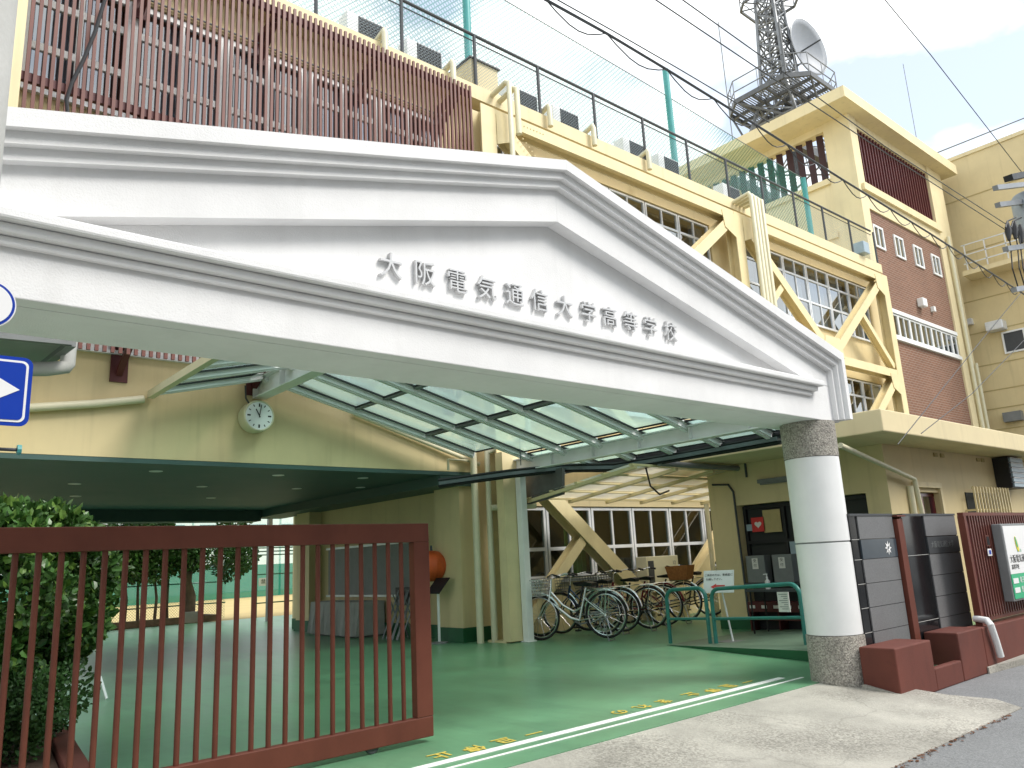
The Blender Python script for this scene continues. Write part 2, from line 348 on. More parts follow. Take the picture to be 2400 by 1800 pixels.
def netmat(name, c, fac, scale=0.0, w_=0.2):
    m = bpy.data.materials.new(name); m.use_nodes = True; t = m.node_tree; n = t.nodes; l = t.links; n.clear()
    o = n.new('ShaderNodeOutputMaterial'); tr = n.new('ShaderNodeBsdfTransparent'); d = n.new('ShaderNodeBsdfDiffuse'); d.inputs[0].default_value = (*c, 1)
    td = n.new('ShaderNodeBsdfTranslucent'); td.inputs[0].default_value = (*c, 1); a = n.new('ShaderNodeMixShader'); a.inputs[0].default_value = 0.5
    l.new(d.outputs[0], a.inputs[1]); l.new(td.outputs[0], a.inputs[2])
    x = n.new('ShaderNodeMixShader'); x.inputs[0].default_value = fac; l.new(tr.outputs[0], x.inputs[1]); l.new(a.outputs[0], x.inputs[2]); l.new(x.outputs[0], o.inputs[0])
    if scale:
        co = n.new('ShaderNodeTexCoord'); sp = n.new('ShaderNodeSeparateXYZ'); l.new(co.outputs['Object'], sp.inputs[0])
        def mth(op, p, q):
            k = n.new('ShaderNodeMath'); k.operation = op
            for i, v in enumerate((p, q)):
                if isinstance(v, (int, float)): k.inputs[i].default_value = v
                else: l.new(v, k.inputs[i])
            return k.outputs[0]
        u = mth('ADD', sp.outputs['X'], sp.outputs['Z']); v = mth('SUBTRACT', sp.outputs['X'], sp.outputs['Z'])
        fu = mth('LESS_THAN', mth('FRACT', mth('MULTIPLY', u, scale), 0), w_); fv = mth('LESS_THAN', mth('FRACT', mth('MULTIPLY', v, scale), 0), w_)
        l.new(mth('MULTIPLY', mth('MAXIMUM', fu, fv), fac), x.inputs[0])
    MATS[name] = m
netmat('sport net', (0.02, 0.24, 0.18), 0.5, 8.0, 0.34)
netmat('yard net', (0.02, 0.22, 0.15), 0.9)
netmat('far net', (0.05, 0.40, 0.33), 0.35)
netmat('chain link', (0.30, 0.36, 0.40), 0.9, 15.0, 0.13)
netmat('wire mesh', (0.05, 0.20, 0.14), 0.8, 13.0, 0.14)

# ------------------------------------------------------------------ ground
GZ = -0.14
struct(MB().quad((-600, -600, GZ), (900, -600, GZ), (900, 900, GZ), (-600, 900, GZ)).build('street_asphalt', 'asphalt'), 'grey asphalt street in front of the gate')
fl = MB().box(-14, 26, 3.94, 22.6, -0.3, 0.0)
struct(fl.build('school_floor', 'green floor'), 'green painted floor under and behind the gate')
ap = MB()
ap.prism([(3.936, -0.004), (3.936, -0.3), (2.47, -0.3), (2.47, GZ + 0.006)], 0, -14, 7.35)
ap.hexa([(7.352, 2.47, -0.3), (7.62, 2.75, -0.3), (7.50, 3.42, -0.3), (7.352, 3.936, -0.3)], [(7.352, 2.47, GZ + 0.006), (7.62, 2.75, GZ + 0.006), (7.50, 3.42, GZ + 0.03), (7.352, 3.936, -0.004)])
struct(ap.build('concrete_apron', 'concrete'), 'worn concrete apron sloping from the gate to the street')
struct(MB().box(-60, 80, 22.61, 90, -0.3, -0.03).build('sports_field', 'sand'), 'pale sandy sports field behind the school')
ml = MB(); ml.box(-6, 6.98, 4.31, 4.385, 0.001, 0.004); ml.box(-6, 7.10, 4.185, 4.215, 0.001, 0.004)
struct(ml.build('painted_line', 'line white'), 'two white lines painted across the gate entrance')
# yellow letters on the floor, read from inside
for ch, (x, y) in zip('一旦停止まれの一旦停止', ((1611.6, 1472.6), (1571.6, 1481.3), (1536.7, 1491), (1491.6, 1499.2), (1431.6, 1514.5), (1385, 1526), (1336.7, 1537.7), (1150, 1583.5), (1086.7, 1599), (1021.7, 1616), (951.6, 1631))):
    p = P(x, y, 2, 0.004)
    o = text(ch, 0.165, 0.0008, 'floor_letter', 'line yellow', None, p, (-1, 0, 0), (0, -1, 0), bold=0.003)
    struct(o)
# litter along the apron edge
lm = MB()
for _ in range(160):
    t = random.random(); p = Vector((5.0 + t * 2.0 + random.gauss(0, 0.05), 2.45 + random.gauss(0, 0.02), GZ + 0.004)); a = random.random() * 6.3; s = random.uniform(0.006, 0.02)
    lm.quad(p + Vector((math.cos(a) * s, math.sin(a) * s, 0.004)), p + Vector((-math.sin(a) * s * .6, math.cos(a) * s * .6, 0)), p - Vector((math.cos(a) * s, math.sin(a) * s, 0)), p + Vector((math.sin(a) * s * .6, -math.cos(a) * s * .6, 0.005)))
stuff(lm.build('leaf_litter', 'litter', fix=False), 'brown leaf litter along the edge of the concrete apron', 'leaf litter')


# ------------------------------------------------------------------ school building
YW = 10.2; YT = 9.65
sb = thing('school_building', 'long cream school block with braced steel frames and a passage through its ground floor', 'building', (8, YW, 0))
wl = MB()
X0, X1, YB = -9.0, 24.35, 17.6
wl.box(X0, 8.0, YW, YW + 0.35, 2.66, 3.96)               # wall over the passage
wl.box(X0, X1, YW, YW + 0.35, 5.85, 7.15)                # spandrels, lintels
wl.box(X0, X1, YW, YW + 0.35, 8.96, 9.45)
wl.box(8.0, X1, YW, YW + 0.35, 0.0, 0.86)
wl.box(8.0, X1, YW, YW + 0.35, 2.12, 3.96)
for xa, xb in ((X0, 1.14), (7.55, 8.40), (15.55, 16.45), (23.75, X1)):
    wl.box(xa, xb, YW + 0.002, YW + 0.348, 3.96, 5.85); wl.box(xa, xb, YW + 0.002, YW + 0.348, 7.15, 8.96)
wl.box(23.3, X1, YW + 0.002, YW + 0.348, 0.86, 2.12)
wl.box(X0, X1, YB - 0.3, YB, 2.66, 9.45); wl.box(8.3, X1, YB - 0.298, YB - 0.002, 0, 2.66)
wl.box(X1 - 0.3, X1 - 0.002, YW + 0.35, YB - 0.3, 0, 9.45)
wl.box(X0, X0 + 0.3, YW + 0.35, YB - 0.3, 2.66, 9.45)
wl.build('wall', 'yellow paint', sb)
pw = MB(); pw.box(8.0, 8.3, YW + 0.35, 16.9, 0.22, 2.655); pw.box(7.72, 7.998, 10.3, 11.0, 0.22, 2.655); pw.box(7.72, 7.998, 15.6, 16.2, 0.22, 2.48)
pw.box(7.98, 8.3, YW - .004, YW + 0.346, 0.22, 2.652)
pw.build('passage_wall', 'yellow paint', sb)
MB().box(0.5, 0.8, YW + 0.002, YB - .51, 0, 2.6).build('passage_wall', 'yellow paint', sb)  # hidden left wall, added to keep side light out of the passage
pb = MB(); pb.box(7.96, 8.3, YW - 0.02, 16.9, 0, 0.22); pb.box(7.69, 7.96, 10.27, 11.03, 0, 0.22); pb.box(7.69, 7.96, 15.57, 16.23, 0, 0.22)
pb.build('baseboard', 'green paint', sb)
pc = MB(); pc.box(X0, 8.0, YW + 0.003, YB, 2.60, 2.656)
pc.build('passage_ceiling', 'teal soffit', sb)
pc = MB(); pc.box(7.3, 7.99, YW + 0.02, YB, 2.44, 2.598); pc.box(X0, 7.3, YB - 0.5, YB, 2.36, 2.598)
pc.build('ceiling_beam', 'teal soffit', sb)
for x, y in ((3.2, 10.9), (4.9, 10.9), (6.3, 10.9), (2.6, 12.6), (4.4, 12.6), (6.0, 12.6), (7.0, 12.2), (3.0, 14.4), (5.2, 14.4)):
    MB().lathe([(0.085, 0), (0.085, -0.006), (0.06, -0.008)], (x, y, 2.6), 20).build('downlight', 'white metal', sb)
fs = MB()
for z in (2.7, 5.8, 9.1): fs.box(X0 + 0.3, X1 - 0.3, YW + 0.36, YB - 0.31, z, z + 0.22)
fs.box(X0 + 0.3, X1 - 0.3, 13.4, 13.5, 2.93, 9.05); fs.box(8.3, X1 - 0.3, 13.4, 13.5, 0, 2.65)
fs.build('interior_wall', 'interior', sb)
pp = MB(); pp.box(X0, X1, 9.9, YB, 9.452, 9.60); pp.box(X0, X1, 9.9, 10.1, 9.60, 9.74)
pp.build('parapet', 'cream paint', sb)
bx = MB(); bx.box(8.1, 8.75, 9.98, 10.9, 9.742, 10.32); bx.build('roof_box', 'cream paint', sb)
MB().box(8.06, 8.79, 9.94, 10.94, 10.32, 10.35).build('roof_box_lid', 'dark grey', sb)

def window(par, x0, x1, z0, z1, zs, y=YW + 0.06, nv=2, fm='alu', curt=None, fw=0.045, xm=None, gl='window glass'):
    f = MB(); d = 0.06
    f.box(x0, x0 + fw, y - d / 2, y + d / 2, z0, z1); f.box(x1 - fw, x1, y - d / 2, y + d / 2, z0, z1)
    f.box(x0 + fw, x1 - fw, y - d / 2, y + d / 2, z0, z0 + fw); f.box(x0 + fw, x1 - fw, y - d / 2, y + d / 2, z1 - fw, z1)
    for z in zs: f.box(x0 + fw, x1 - fw, y - d / 2 + .002, y + d / 2 - .002, z - fw * 0.6, z + fw * 0.6)
    for i in range(1, nv):
        xc = x0 + (x1 - x0) * i / nv; zz = [z0] + list(zs) + [z1]
        for a, b in zip(zz[:-1], zz[1:]): f.box(xc - fw * 0.4, xc + fw * 0.4, y - d / 2 + .004, y + d / 2 - .004, a + fw * 0.6, b - fw * 0.6)
    o = f.build('window', fm, par)
    MB().quad((x0 + .01, y, z0 + .01), (x1 - .01, y, z0 + .01), (x1 - .01, y, z1 - .01), (x0 + .01, y, z1 - .01)).build('pane', gl, o)
    if curt:
        c = MB(); n = 14; a, b, m_ = curt
        pts = [(x0 + (x1 - x0) * (a + (b - a) * i / n), y + 0.14 + 0.03 * math.sin(i * 2.3)) for i in range(n + 1)]
        for (xa, ya), (xb, yb) in zip(pts[:-1], pts[1:]): c.quad((xa, ya, z0 + .03), (xb, yb, z0 + .03), (xb, yb, z1 - .05), (xa, ya, z1 - .05))
        c.build('curtain', m_, o)
    return o
rw = random.Random(3)
def row(xa, xb, n, z0, z1, zs, fm='alu', cm='curtain', prob=0.6, **k):
    for i in range(n):
        x0 = xa + (xb - xa) * i / n; x1 = xa + (xb - xa) * (i + 1) / n
        c = None
        if rw.random() < prob: c = rw.choice(((0.02, 0.98), (0.02, 0.5), (0.5, 0.98), (0.3, 0.98))) + (cm,)
        window(sb, x0 + 0.012, x1 - 0.012, z0, z1, zs, fm=fm, curt=c, **k)
row(1.16, 7.53, 5, 7.17, 8.94, (7.80, 8.45), fm='white metal', prob=0.75, fw=0.085)
row(1.16, 7.53, 5, 3.98, 5.83, (4.7, 5.35), fm='white metal', prob=0.7, fw=0.06)
row(8.42, 15.53, 6, 7.17, 8.94, (7.83, 8.5), prob=0.3)
row(8.42, 15.53, 6, 3.98, 5.83, (4.7, 5.35), prob=0.3)
row(16.47, 23.73, 6, 7.17, 8.94, (7.83, 8.5), prob=1.0)
row(16.47, 23.73, 6, 3.98, 5.83, (4.7, 5.35), prob=0.7)
row(8.42, 23.28, 13, 0.88, 2.10, (1.38,), fm='alu', prob=0.3, cm='curtain green', fw=0.05, gl='lower glass')
sl = MB()
for xa, xb, z in ((1.1, 7.6, 7.10), (1.1, 7.6, 3.92), (8.4, 15.55, 7.10), (16.45, 23.75, 7.10), (16.45, 23.75, 3.92), (8.4, 15.55, 3.92), (8.4, 23.3, 0.81)): sl.box(xa, xb, YW - 0.07, YW - 0.002, z, z + 0.05)
sl.build('window_sill', 'alu', sb)
# thin steel strut bars behind the outer frame + braced frames
xA, xB, xC = 8.19, 15.98, 23.82
def steel(mb, p, q, wd=0.26, h=0.26, up=(0, 1, 0)):      # H section: two flanges and a web, flange faces the street
    p = Vector(p); q = Vector(q); d = (q - p).normalized(); u = Vector((0, 1, 0)); s_ = d.cross(u).normalized()
    for off in (-h / 2 + .012, h / 2 - .012): mb.bar(p + u * off, q + u * off, wd, 0.024, u)
    mb.bar(p, q, 0.02, h - 0.05, u)
YC = YT + 0.14
for x in (xA, xB, xC):
    o = MB(); steel(o, (x, YC, 0.0), (x, YC, 9.20), 0.34, 0.28); o.box(x - .24, x + .24, YC - .24, YC + .2, 0, 0.03); o.build('steel_column', 'steel yellow', sb)
for za, zb in ((xA, xB), (xB, xC)):
    for z in (9.08, 6.05, 3.0):
        o = MB(); steel(o, (za + .175, YC, z), (zb - .175, YC, z), 0.24, 0.272); o.build('steel_beam', 'steel yellow', sb)
    cx = (za + zb) / 2
    for zt, zb_ in ((9.0, 6.3), (5.92, 3.25), (2.9, 0.12)):
        for sgn, xs in ((1, za + .22), (-1, zb - .22)):
            a = Vector((xs, YC, zt)); b = Vector((cx - sgn * 0.25, YC, zb_)); mdl = a.lerp(b, 0.47)
            o = MB(); steel(o, a, b, 0.25, 0.26); o.build('steel_brace', 'steel yellow', sb)
            c = Vector((xs - sgn * 0.02, YC, zb_ - 0.02)); dd = (c - mdl).normalized()
            o = MB(); steel(o, mdl + dd * 0.14, c, 0.17, 0.2); o.build('steel_strut', 'steel yellow', sb)
        o = MB(); o.prism([(cx - .55, zb_ - .2), (cx + .55, zb_ - .2), (cx + .38, zb_ + .34), (cx - .38, zb_ + .34)], 1, YC - .148, YC - .134); o.build('gusset_plate', 'steel yellow', sb)
        for sgn, xs in ((1, za + .18), (-1, zb - .18)):
            o = MB(); o.prism([(xs, zt + .1), (xs + sgn * .5, zt + .1), (xs + sgn * .42, zt - .32), (xs, zt - .5)], 1, YC - .149, YC - .136); o.build('gusset_plate', 'steel yellow', sb)
# bolts on the nearest brace ends
bo = MB()
for x, z, dx, dz in ((8.75, 8.85, .07, -.062), (8.85, 8.93, .07, -.062)):
    for i in range(9): bo.lathe([(0.012, 0), (0.012, -0.012)], (x + dx * i, YC - .149, z + dz * i), 6, axis=1)
for i in range(9): bo.lathe([(0.012, 0), (0.012, -0.012)], (8.9 + .08 * i, YC - .138, 9.10), 6, axis=1)
bo.build('bolt_row', 'steel yellow', sb)
# rain pipes
def pipe(par, pts, r=0.05, m_='pipe cream', name='rain_pipe'):
    return MB().tube(pts, r, 12).build(name, m_, par, smooth=True)
pipe(sb, [(8.52, 10.1, 9.64), (8.52, 9.5, 9.72), (8.52, 9.42, 9.66), (8.52, 9.42, 3.2)], 0.05)
pipe(sb, [(8.70, 10.1, 9.58), (8.70, 9.5, 9.66), (8.70, 9.42, 9.6), (8.70, 9.42, 8.7)], 0.055)
for x in (6.15, 7.55, 9.9, 11.15, 12.9): pipe(sb, [(x, 10.1, 9.85), (x, 9.82, 9.92), (x, 9.80, 9.85), (x, 9.80, 9.46)], 0.055)
for i, x in enumerate((16.25, 16.4, 16.55, 16.72)): pipe(sb, [(x, 10.0, 9.62), (x, 9.45, 9.7 - .02 * i), (x, 9.40, 9.6), (x, 9.40, 3.3)], 0.055)
pipe(sb, [(7.80, 9.98, 3.0), (7.80, 9.98, 0.0)], 0.055); pipe(sb, [(8.52, 9.42, 3.2), (7.99, 9.86, 2.95), (7.99, 9.86, 0.0)], 0.055)
pipe(sb, [(7.99, 9.80, 2.05), (8.6, 9.42, 2.06)], 0.05)
MB().box(7.96, 8.30, 9.45, 9.62, 0.02, 2.9).build('cladding_panel', 'steel yellow', sb)
pipe(sb, [(7.35, 10.06, 2.66), (7.35, 10.06, 2.83), (7.82, 10.06, 2.83), (7.82, 10.06, 2.62)], 0.022)
pipe(sb, [P(765, 893, 1, 10.13), P(900, 948, 1, 10.13), P(1035, 1003, 1, 10.13)], 0.035)
pipe(sb, [P(60, 881, 1, 10.13), P(205, 872, 1, 10.13), P(310, 862, 1, 10.13)], 0.05)
# small wall-mounted conduit line behind the slats
pipe(sb, [(1.2, YW - .03, 9.02), (7.7, YW - .03, 9.02)], 0.015, 'mid grey', 'conduit')
# left pilaster
MB().box(0.86, 1.12, 9.55, YW - .002, 2.7, 9.46).build('pilaster', 'cream paint', sb)

# slat screen in front of the windows
sc = thing('slat_screen', 'tall screen of thin red-brown vertical slats hung over the upper windows', 'screen', (4.4, 9.6, 3.86))
s = MB(); n = 79
for i in range(n):
    x = 1.18 + i * 0.0843; s.box(x - .0195, x + .0195, 9.59, 9.626, 3.79, 9.40)
s.build('slat_panel', 'slat red', sc)
for z in (9.27, 6.97, 4.3): MB().box(1.12, 7.80, 9.628, 9.69, z - .055, z + .055).build('rail', 'dark red', sc)
for z in (9.1, 6.9, 4.0):
    for x in (2.5, 4.2, 5.9, 7.5):
        b = MB(); b.bar((x, 9.66, z + .1), (x, YW - .004, z + .02), 0.09, 0.10); b.bar((x, 9.68, z), (x, YW - .004, z - .32), 0.07, 0.07); b.box(x - .1, x + .1, YW - .03, YW - .004, z - .42, z + .1)
        b.build('bracket', 'dark red', sc)

# roof fence and nets
rf = thing('roof_fence', 'chain-link guard fence with dark rails along the roof edge', 'fence', (12, 9.93, 9.74))
FZ = 10.80
p = MB(); p.tube([(3, 9.93, FZ), (24.0, 9.93, FZ)], 0.03, 8); p.build('top_rail', 'dark grey', rf, smooth=True)
p = MB(); p.tube([(3, 9.93, FZ - .13), (24.0, 9.93, FZ - .13)], 0.012, 6); p.build('wire_rail', 'dark grey', rf)
for i in range(13):
    x = 4.97 + 1.6 * i; MB().tube([(x, 9.93, 9.74), (x, 9.93, FZ)], 0.032, 8).build('post', 'dark grey', rf, smooth=True)
MB().quad((3, 9.95, 9.75), (24, 9.95, 9.75), (24, 9.95, FZ - .12), (3, 9.95, FZ - .12)).build('mesh_panel', 'chain link', rf, fix=False)
YN = 11.5
nt_ = thing('sport_net', 'tall pale green ball net strung on poles above the roof', 'net', (16, YN, 9.6))
def npt(px, py): return P(px, py, 1, YN)
tops = [Vector((2.0, YN, 14.6)), npt(1090, 0), npt(1260, 100), npt(1437, 205), npt(1640, 330), npt(1735, 385)]
nm = MB()
for a, b in zip(tops[:-1], tops[1:]): nm.quad((a.x, YN, 9.62), (b.x, YN, 9.62), b, a)
nm.build('net_sheet', 'sport net', nt_, fix=False)
nm = MB()
for a, b in zip(tops[:-1], tops[1:]): nm.tube([a, b], 0.012, 5)
nm.build('head_rope', 'mid grey', nt_)
for (tx, ty), ext in (((1007, 0), 1.5), ((1437, 150), 0), ((1735, 385), 0)):
    a = npt(tx, ty); MB().tube([(a.x, YN, 9.62), (a.x, YN, a.z + ext)], 0.085, 12).build('net_pole', 'teal pole', nt_, smooth=True)

# air conditioners on the roof
def acunit(kind, label, loc, w_=0.78):
    t = thing('air_conditioner', label, 'air conditioner', loc, 'air conditioners along the roof edge')
    x, y, z = loc
    MB().box(x, x + w_, y, y + 0.3, z, z + 0.62).build('casing', 'white metal', t, bevel=0.015)
    g = MB()
    for i in range(11): g.box(x + w_ * 0.3, x + w_ - .03, y - .012, y - .002, z + .06 + i * .05, z + .06 + i * .05 + .012)
    for i in range(8): g.box(x + w_ * .3 + i * .07, x + w_ * .3 + i * .07 + .01, y - .014, y - .003, z + .04, z + .6)
    g.build('grille', 'dark grey', t)
    MB().quad((x + w_ * .28, y - .0015, z + .03), (x + w_ - .02, y - .0015, z + .03), (x + w_ - .02, y - .0015, z + .6), (x + w_ * .28, y - .0015, z + .6)).build('fan_recess', 'black', t)
    MB().box(x + .1, x + w_ - .1, y + .03, y + .27, 9.602, z).build('stand', 'mid grey', t)
    return t
acs = [(5.75, 'air conditioner nearest the left end of the roof edge, above the slat screen'), (6.95, 'second air conditioner from the left, above the right half of the slat screen'),
       (9.35, 'air conditioner just right of the twin rain pipes and roof box'), (10.55, 'air conditioner between two bent rain pipes, right of the one beside the roof box'),
       (12.75, 'air conditioner near the middle of the roof edge, just left of the second net pole'), (14.0, 'air conditioner directly under the second net pole'),
       (16.6, 'air conditioner on the roof edge above the four grouped rain pipes')]
for x, lb in acs: acunit(0, lb, (x, 10.35, 9.86))

# black cable hanging over the slats
cb = [P(x, y, 1, 9.45) for x, y in ((228, -6), (205, 70), (180, 130), (155, 180), (144, 215), (146, 245), (158, 280), (175, 330))]
tag(MB().tube(cb, 0.022, 8).build('hanging_cable', 'black', smooth=True), 'thick black cable hanging in a curve in front of the red-brown slat screen', 'cable')

# ------------------------------------------------------------------ entrance pediment, pillar, gate
ZB = 2.365; XL, XR = -0.04, 7.42; XCN = 3.69
pd = thing('entrance_pediment', 'white gabled pediment beam over the gate, carrying raised Japanese lettering', 'pediment', (XCN, 3.9, ZB))
ZE, ZA = 3.02, 3.93                       # top at the ends / at the apex (outer edge of the upper cornice)
def gable(dx, dz, lx=0):                   # gable outline inset by dx at the ends and dz below the top
    return [(XL + dx, ZE - dz), (XCN, ZA - dz), (XR - dx, ZE - dz)]
slope = (ZA - ZE) / (XCN - XL)
b = MB(); poly = [(XL, ZB), (XR, ZB), (XR, ZE - .01), (XCN, ZA - .01), (XL, ZE - .01)]
b.prism(poly, 1, 3.76, 4.20)
b.build('beam_core', 'white stucco', pd)
# front facing: lower band + rake frame round the recessed triangle (recess = distance to the core)
zl0, zl1 = ZB, 2.718
f = MB(); f.box(XL, XR, 3.65, 3.758, zl0, zl1); f.build('lower_band', 'white stucco', pd, bevel=0.006)
tyL, tyR, tyZ, tyA = 0.44, 6.95, 2.722, 3.53
f = MB()
f.prism([(XL, zl1 + .002), (tyL, tyZ), (XCN, tyA), (XCN, ZA - .02), (XL, ZE - .02)], 1, 3.65, 3.758)
f.prism([(XR, zl1 + .002), (XR, ZE - .02), (XCN + .001, ZA - .02), (XCN + .001, tyA), (tyR, tyZ)], 1, 3.65, 3.758)
f.build('gable_frame', 'white stucco', pd)
# upper cornice: three stepped strips along the rake, turning down the ends
def rake(d0, d1, y0, y1, name):
    g = MB(); k = 0.04
    for sgn in (-1, 1):
        xe = XL if sgn < 0 else XR
        def pt(d): return (xe - sgn * d * 0.78, ZE - d)
        a0, a1 = pt(d0), pt(d1)
        g.prism([a0, (XCN + (0.0005 * sgn), ZA - d0 * 1.02), (XCN + (0.0005 * sgn), ZA - d1 * 1.02), a1], 1, y0, y1)
        g.prism([(a0[0], ZB + .012), a0, a1, (a1[0], ZB + .012)], 1, y0, y1)
    return g.build(name, 'white stucco', pd)
rake(-0.02, 0.055, 3.520, 4.235, 'upper_cornice'); rake(0.055, 0.105, 3.560, 3.651, 'upper_cornice'); rake(0.105, 0.155, 3.600, 3.651, 'upper_cornice')
for z0, z1, y0, dx in ((2.668, 2.722, 3.545, 0.0), (2.622, 2.668, 3.585, 0.05), (2.578, 2.622, 3.62, 0.10)):
    MB().box(XL + .3 + dx, 7.02 - dx, y0, 3.651, z0, z1 - .0005).build('lower_cornice', 'white stucco', pd, bevel=0.012)
chars = '大阪電気通信大学高等学校'
cpos = ((845, 577), (918, 590), (988, 608), (1052, 620), (1112, 637), (1166, 648), (1220, 662), (1272, 674), (1318, 687), (1363, 694), (1406, 706), (1449, 712))
for i, (ch, (x, y)) in enumerate(zip(chars, cpos)):
    p = P(x, y, 1, 3.735); p.y = 3.745; p.z = 2.93
    text(ch, 0.168, 0.0145, 'letter', 'letter steel', pd, p, (1, 0, 0), (0, 0, 1))

PX, PY, PR = 7.17, 3.86, 0.248
pl = thing('gate_pillar', 'round white pillar with pebble-dash bands at foot and head under the right end of the pediment', 'pillar', (PX, PY, -0.12))
zt = 2.02
MB().lathe([(PR - .008, -.14), (PR + .012, -.12), (PR + .010, 0.395), (PR - .02, 0.40)], (PX, PY, 0), 64).build('stone_foot', 'pebble', pl, smooth=True)
MB().lathe([(PR - .02, 0.40), (PR, 0.404), (PR, 1.216), (PR - .008, 1.22)], (PX, PY, 0), 64).build('lower_shaft', 'white tile', pl, smooth=True)
MB().lathe([(PR - .008, 1.22), (PR - .008, 1.232)], (PX, PY, 0), 64).build('joint_ring', 'mid grey', pl, smooth=True)
MB().lathe([(PR - .008, 1.232), (PR, 1.236), (PR, zt), (PR - .02, zt + .004)], (PX, PY, 0), 64).build('upper_shaft', 'white tile', pl, smooth=True)
MB().lathe([(PR - .02, zt + .004), (PR + .004, zt + .006), (PR + .006, ZB - .003)], (PX, PY, 0), 64).build('stone_head', 'pebble', pl, smooth=True)

gt = thing('sliding_gate', 'red-brown steel sliding gate of thin upright bars closing the left of the entrance', 'gate', (0, 4.93, 0))
GY = 4.93; GX = 3.38; GT = 1.508
MB().box(-5, GX, GY - .035, GY + .035, GT - .135, GT).build('top_rail', 'gate red', gt, bevel=0.006)
MB().box(GX - .135, GX, GY - .0345, GY + .0345, 0.17, GT - .135).build('end_post', 'gate red', gt, bevel=0.005)
MB().box(-5, GX, GY - .033, GY + .033, 0.035, 0.17).build('bottom_rail', 'gate red', gt, bevel=0.006)
for i in range(40):
    x = 3.156 - 0.1088 * i
    MB().tube([(x, GY, 0.16), (x, GY, GT - .13)], 0.0162, 10).build('bar', 'gate red', gt, smooth=True)
for x in (2.9, 0.6, -1.6): MB().lathe([(0.05, -.014), (0.055, -.01), (0.055, .01), (0.05, .014)], (x, GY, 0.055), 20, axis=1).build('wheel', 'dark grey', gt)

# ------------------------------------------------------------------ glass canopy between pediment and building
cn = thing('glass_canopy', 'white steel entrance canopy roofed with pale green glass panes', 'canopy', (5.6, 7.2, 2.6))
RX, RZ, SL = 4.19, 3.81, 0.25
def gz(x): return RZ - SL * abs(x - RX)
ysr = [9.86, 9.10, 8.35, 7.60, 6.85, 6.09, 5.33, 4.57]
def ibeam(mb, p, q, wd, h, t=0.016):
    p = Vector(p); q = Vector(q); u = Vector((0, 0, 1))
    mb.bar(p + u * (h / 2 - t / 2), q + u * (h / 2 - t / 2), wd, t); mb.bar(p - u * (h / 2 - t / 2), q - u * (h / 2 - t / 2), wd, t); mb.bar(p, q, t * 0.7, h - 2 * t - .002)
    n = max(1, int((q - p).length / 0.76)); d = (q - p) / n
    for i in range(n + 1):
        c = p + d * i; ax = d.normalized()
        mb.bar(c - ax * .005, c + ax * .005, wd * 0.94, h - 2 * t - .004)
o = MB(); ibeam(o, (4.265, 4.3, 3.665), (4.265, 10.15, 3.665), 0.18, 0.27); o.build('ridge_beam', 'white metal', cn)
o = MB(); ibeam(o, (8.26, 4.3, 2.685), (8.26, 9.46, 2.685), 0.14, 0.20); o.build('eave_beam', 'white metal', cn)
for y in ysr:
    for xa, xb in ((RX - .02, 2.9), (RX + .02, 8.98)):
        if xb > 8.5 and y > 9.5: xb = 7.7
        r = MB(); a = Vector((xa, y, gz(xa) - .035)); b_ = Vector((xb, y, gz(xb) - .035))
        r.bar(a, b_, 0.10, 0.07); r.bar(a + Vector((0, 0, .038)), b_ + Vector((0, 0, .038)), 0.16, 0.012)
        r.bar(a - Vector((0, 0, .045)), b_ - Vector((0, 0, .045)), 0.05, 0.018)
        r.build('rafter', 'white metal', cn)
xs = [(4.40, 5.55), (5.62, 6.74), (6.85, 8.04), (8.12, 8.90)]
for x in (5.585, 6.795): MB().bar((x, 4.57, gz(x) - .012), (x, 9.86, gz(x) - .012), 0.07, 0.03).build('purlin', 'mid grey', cn)
MB().bar((8.97, 4.57, gz(8.97) - .03), (8.97, 9.10, gz(8.97) - .03), 0.05, 0.08).build('eave_edge', 'dark grey', cn)
MB().bar((2.87, 4.3, gz(2.87) - .03), (2.87, 10.14, gz(2.87) - .03), 0.08, 0.09).build('gutter', 'pipe cream', cn)
for ya, yb in zip(ysr[:-1], ysr[1:]):
    for xa, xb in xs + [(2.92, 4.02)]:
        if xa > 8.1 and ya > 9.5: continue
        if xa > 6.8 and ya > 9.5: xb = 7.7
        y1, y0 = ya - .085, yb + .085; z = lambda x: gz(x) + .008
        gk = MB()
        for (p0, p1) in (((xa, y0), (xb, y0)), ((xa, y1), (xb, y1)), ((xa, y0), (xa, y1)), ((xb, y0), (xb, y1))): gk.bar((*p0, z(p0[0]) - .012), (*p1, z(p1[0]) - .012), 0.018, 0.022)
        g = MB().quad((xa, y0, z(xa)), (xb, y0, z(xb)), (xb, y1, z(xb)), (xa, y1, z(xa))).build('glass_pane', 'canopy glass', cn, fix=False)
        gk.build('gasket', 'black', g)
o = MB(); o.bar((8.26, 9.38, 0.0), (8.26, 9.38, 2.585), 0.12, 0.12, (1, 0, 0)); o.box(8.17, 8.35, 9.29, 9.47, 0, 0.015); o.build('post', 'white metal', cn, bevel=0.006)

